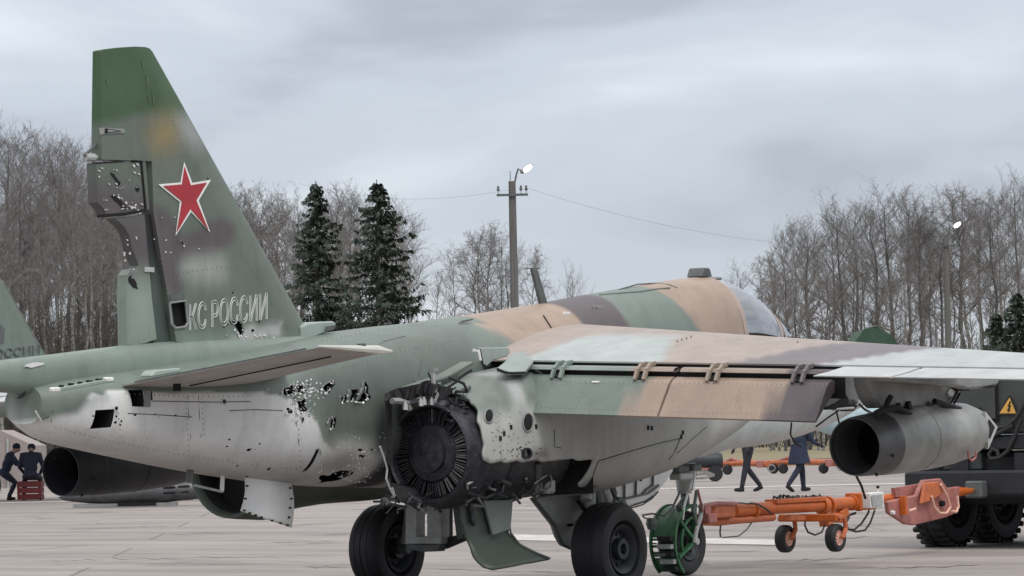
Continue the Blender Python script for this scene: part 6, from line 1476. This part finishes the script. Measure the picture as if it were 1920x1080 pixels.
# dark wheeled cart behind the nose gear
c = at(1318, 903, 'Z', 0); ct = thing('ground_cart', 'dark wheeled ground cart behind the nose gear', 'cart', tuple(c))
b = MB(); b.lathe(c+gx*-.7+Vector((0, 0, .55)), gx, [(0, 0), (0, .22), (.1, .28), (1.1, .28), (1.25, .2), (1.27, 0)], 20); b.build('cart_tank', 'hub', ct, smooth=True)
for s in (-.4, .32): MB().lathe(c+gx*s-gy*.3+Vector((0, 0, .22)), gy, [(-.07, 0), (-.07, .12), (-.07, .2), (0, .22), (.07, .2), (.07, 0)], 20).build('cart_wheel', 'rubber', ct, smooth=True)
MB().box(c+Vector((0, 0, .34)), (.9, .5, .08), Matrix.Rotation(YAW-math.pi/2, 3, 'Z')).build('cart_frame', 'redplate', ct)
# spare tow bars lying on small wheels
def spare_bar(u0, u1, v, label, wheels):
    a = at(u0, v+14, 'Z', 0); c = at(u1, v+14, 'Z', 0); m_ = (a+c)/2; L = (c-a).length; d = (c-a)/L
    t = thing('spare_tow_bar', label, 'tow bar', tuple(m_), 'spare tow bars parked behind')
    H = Vector((0, 0, .33))
    MB().tube([a+H, a.lerp(c, .5)+H*1.1, c+H], .09, 8).build('bar_tube', 'orange2', t, smooth=True)
    MB().tube([a+H*.75, a.lerp(c, .3)+H*1.5, a.lerp(c, .6)+H], .05, 6).build('brace', 'redplate', t)
    for f in wheels:
        q = a.lerp(c, f)+Vector((0, 0, .16)); MB().lathe(q-gy*.2, gy, [(-.05, 0), (-.05, .13), (0, .16), (.05, .13), (.05, 0)], 16).build('bar_wheel', 'rubber', t, smooth=True); MB().beam(q-gy*.2, q+Vector((0, 0, .2)), .05, .05).build('wheel_arm', 'orange2', t)
    MB().box(c+H-d*.25, (.4, .28, .22), Matrix.Rotation(YAW-math.pi/2, 3, 'Z')).build('bar_head', 'redplate', t, bevel=.02)
    MB().tube([c+H*.6-gy*.1+gx*(.1+.12*math.cos(k*.7)) + Vector((0, 0, .1*math.sin(k*.7))) for k in range(10)], .02, 5).build('bar_ring', 'steel', t)
spare_bar(1345, 1440, 876, 'faded orange spare tow bar behind the walking person', (.2,))
spare_bar(1440, 1570, 874, 'faded orange spare tow bar behind the person in the long coat', (.08, .22, .8))
# grey rocket pod on the ground and scattered kit at the left
c = at(265, 950, 'Z', 0); rp_ = thing('rocket_pod', 'grey slotted pod lying on a rail under the tail boom', 'pod', tuple(c))
ax = (gx+Vector((0, 0, .035))).normalized(); o_ = c+gx*-1.85+Vector((0, 0, .24))
MB().lathe(o_, ax, [(0, 0), (.15, .08), (.7, .17), (1.4, .22), (2.4, .24), (3.2, .2), (3.5, .12), (3.52, 0)], 28).build('pod_body', 'ring', rp_, smooth=True)
for k in range(3):
    for j in range(2):
        q = o_+ax*(2.35+.32*k)-gy*(.225-.03*k)+Vector((0, 0, .09-.12*j)); MB().lathe(q, ax, [(0, .0), (.03, .028), (.25, .028), (.3, 0)], 8).build('pod_slot', 'black', rp_)
MB().beam(c+gx*-1.5+Vector((0, 0, .05)), c+gx*.8+Vector((0, 0, .05)), .3, .07).build('pod_rail', 'pylon', rp_); MB().beam(c+gx*-.5-gy*.18+Vector((0, 0, .06)), c+gx*.35-gy*.18+Vector((0, 0, .06)), .05, .08).build('rail_gap', 'black', rp_)
c = at(328, 938, 'Z', 0); st = thing('folding_stand', 'rusty folding stand with splayed legs beside the grey pod', 'stand', tuple(c))
for a in range(0, 180, 22): MB().tube([c+Vector((0, 0, .22)), c+gx*.34*math.cos(R(a))+Vector((0, 0, .22+.34*math.sin(R(a))))], .016, 5).build('stand_leg', 'orange2' if a % 44 else 'pylon', st)
for s in (-.25, .25): MB().tube([c+Vector((0, 0, .24)), c+gx*s+Vector((0, 0, .0))], .03, 6).build('stand_foot', 'redplate', st)
c = at(353, 938, 'Z', 0); st = thing('ground_post', 'grey-brown post standing behind the mast under the tail boom', 'post', tuple(c))
MB().beam(c, c+Vector((0, 0, .85)), .16, .16).build('post', 'geardk', st); MB().box(c+Vector((-.1, .2, .2)), (.5, .5, .4), Matrix.Rotation(YAW, 3, 'Z')).build('post_base', 'redplate', st, bevel=.02)
# pale van far left
c = at(-10, 915, 'Z', 0); vn = thing('pale_tent', 'pale pinkish ridge tent at the far left behind the crouching people', 'tent', tuple(c))
zt = depth_at(20, 806, (c-CAM).dot(Fv)).z; rw = 3.2
V = [c+gx*a+gy*k+Vector((0, 0, h)) for k in (0, 3) for a, h in ((-2, 0), (-2, zt*.7), (.2, zt), (1.3, zt*.72), (1.35, 0))]
MB().add(V, [(0, 1, 2, 3, 4), (9, 8, 7, 6, 5)]+[(i, i+1, i+6, i+5) for i in range(4)]).build('tent_canvas', 'tent', vn)
MB().tube([c+gx*1.36-gy*.03, c+gx*1.31-gy*.03+Vector((0, 0, zt*.72))], .04, 6).build('tent_pole', 'gear', vn)
MB().tube([c+gx*.45-gy*.05, c+gx*.45-gy*.05+Vector((0, 0, zt*.85))], .04, 6).build('tent_pole', 'gear', vn)
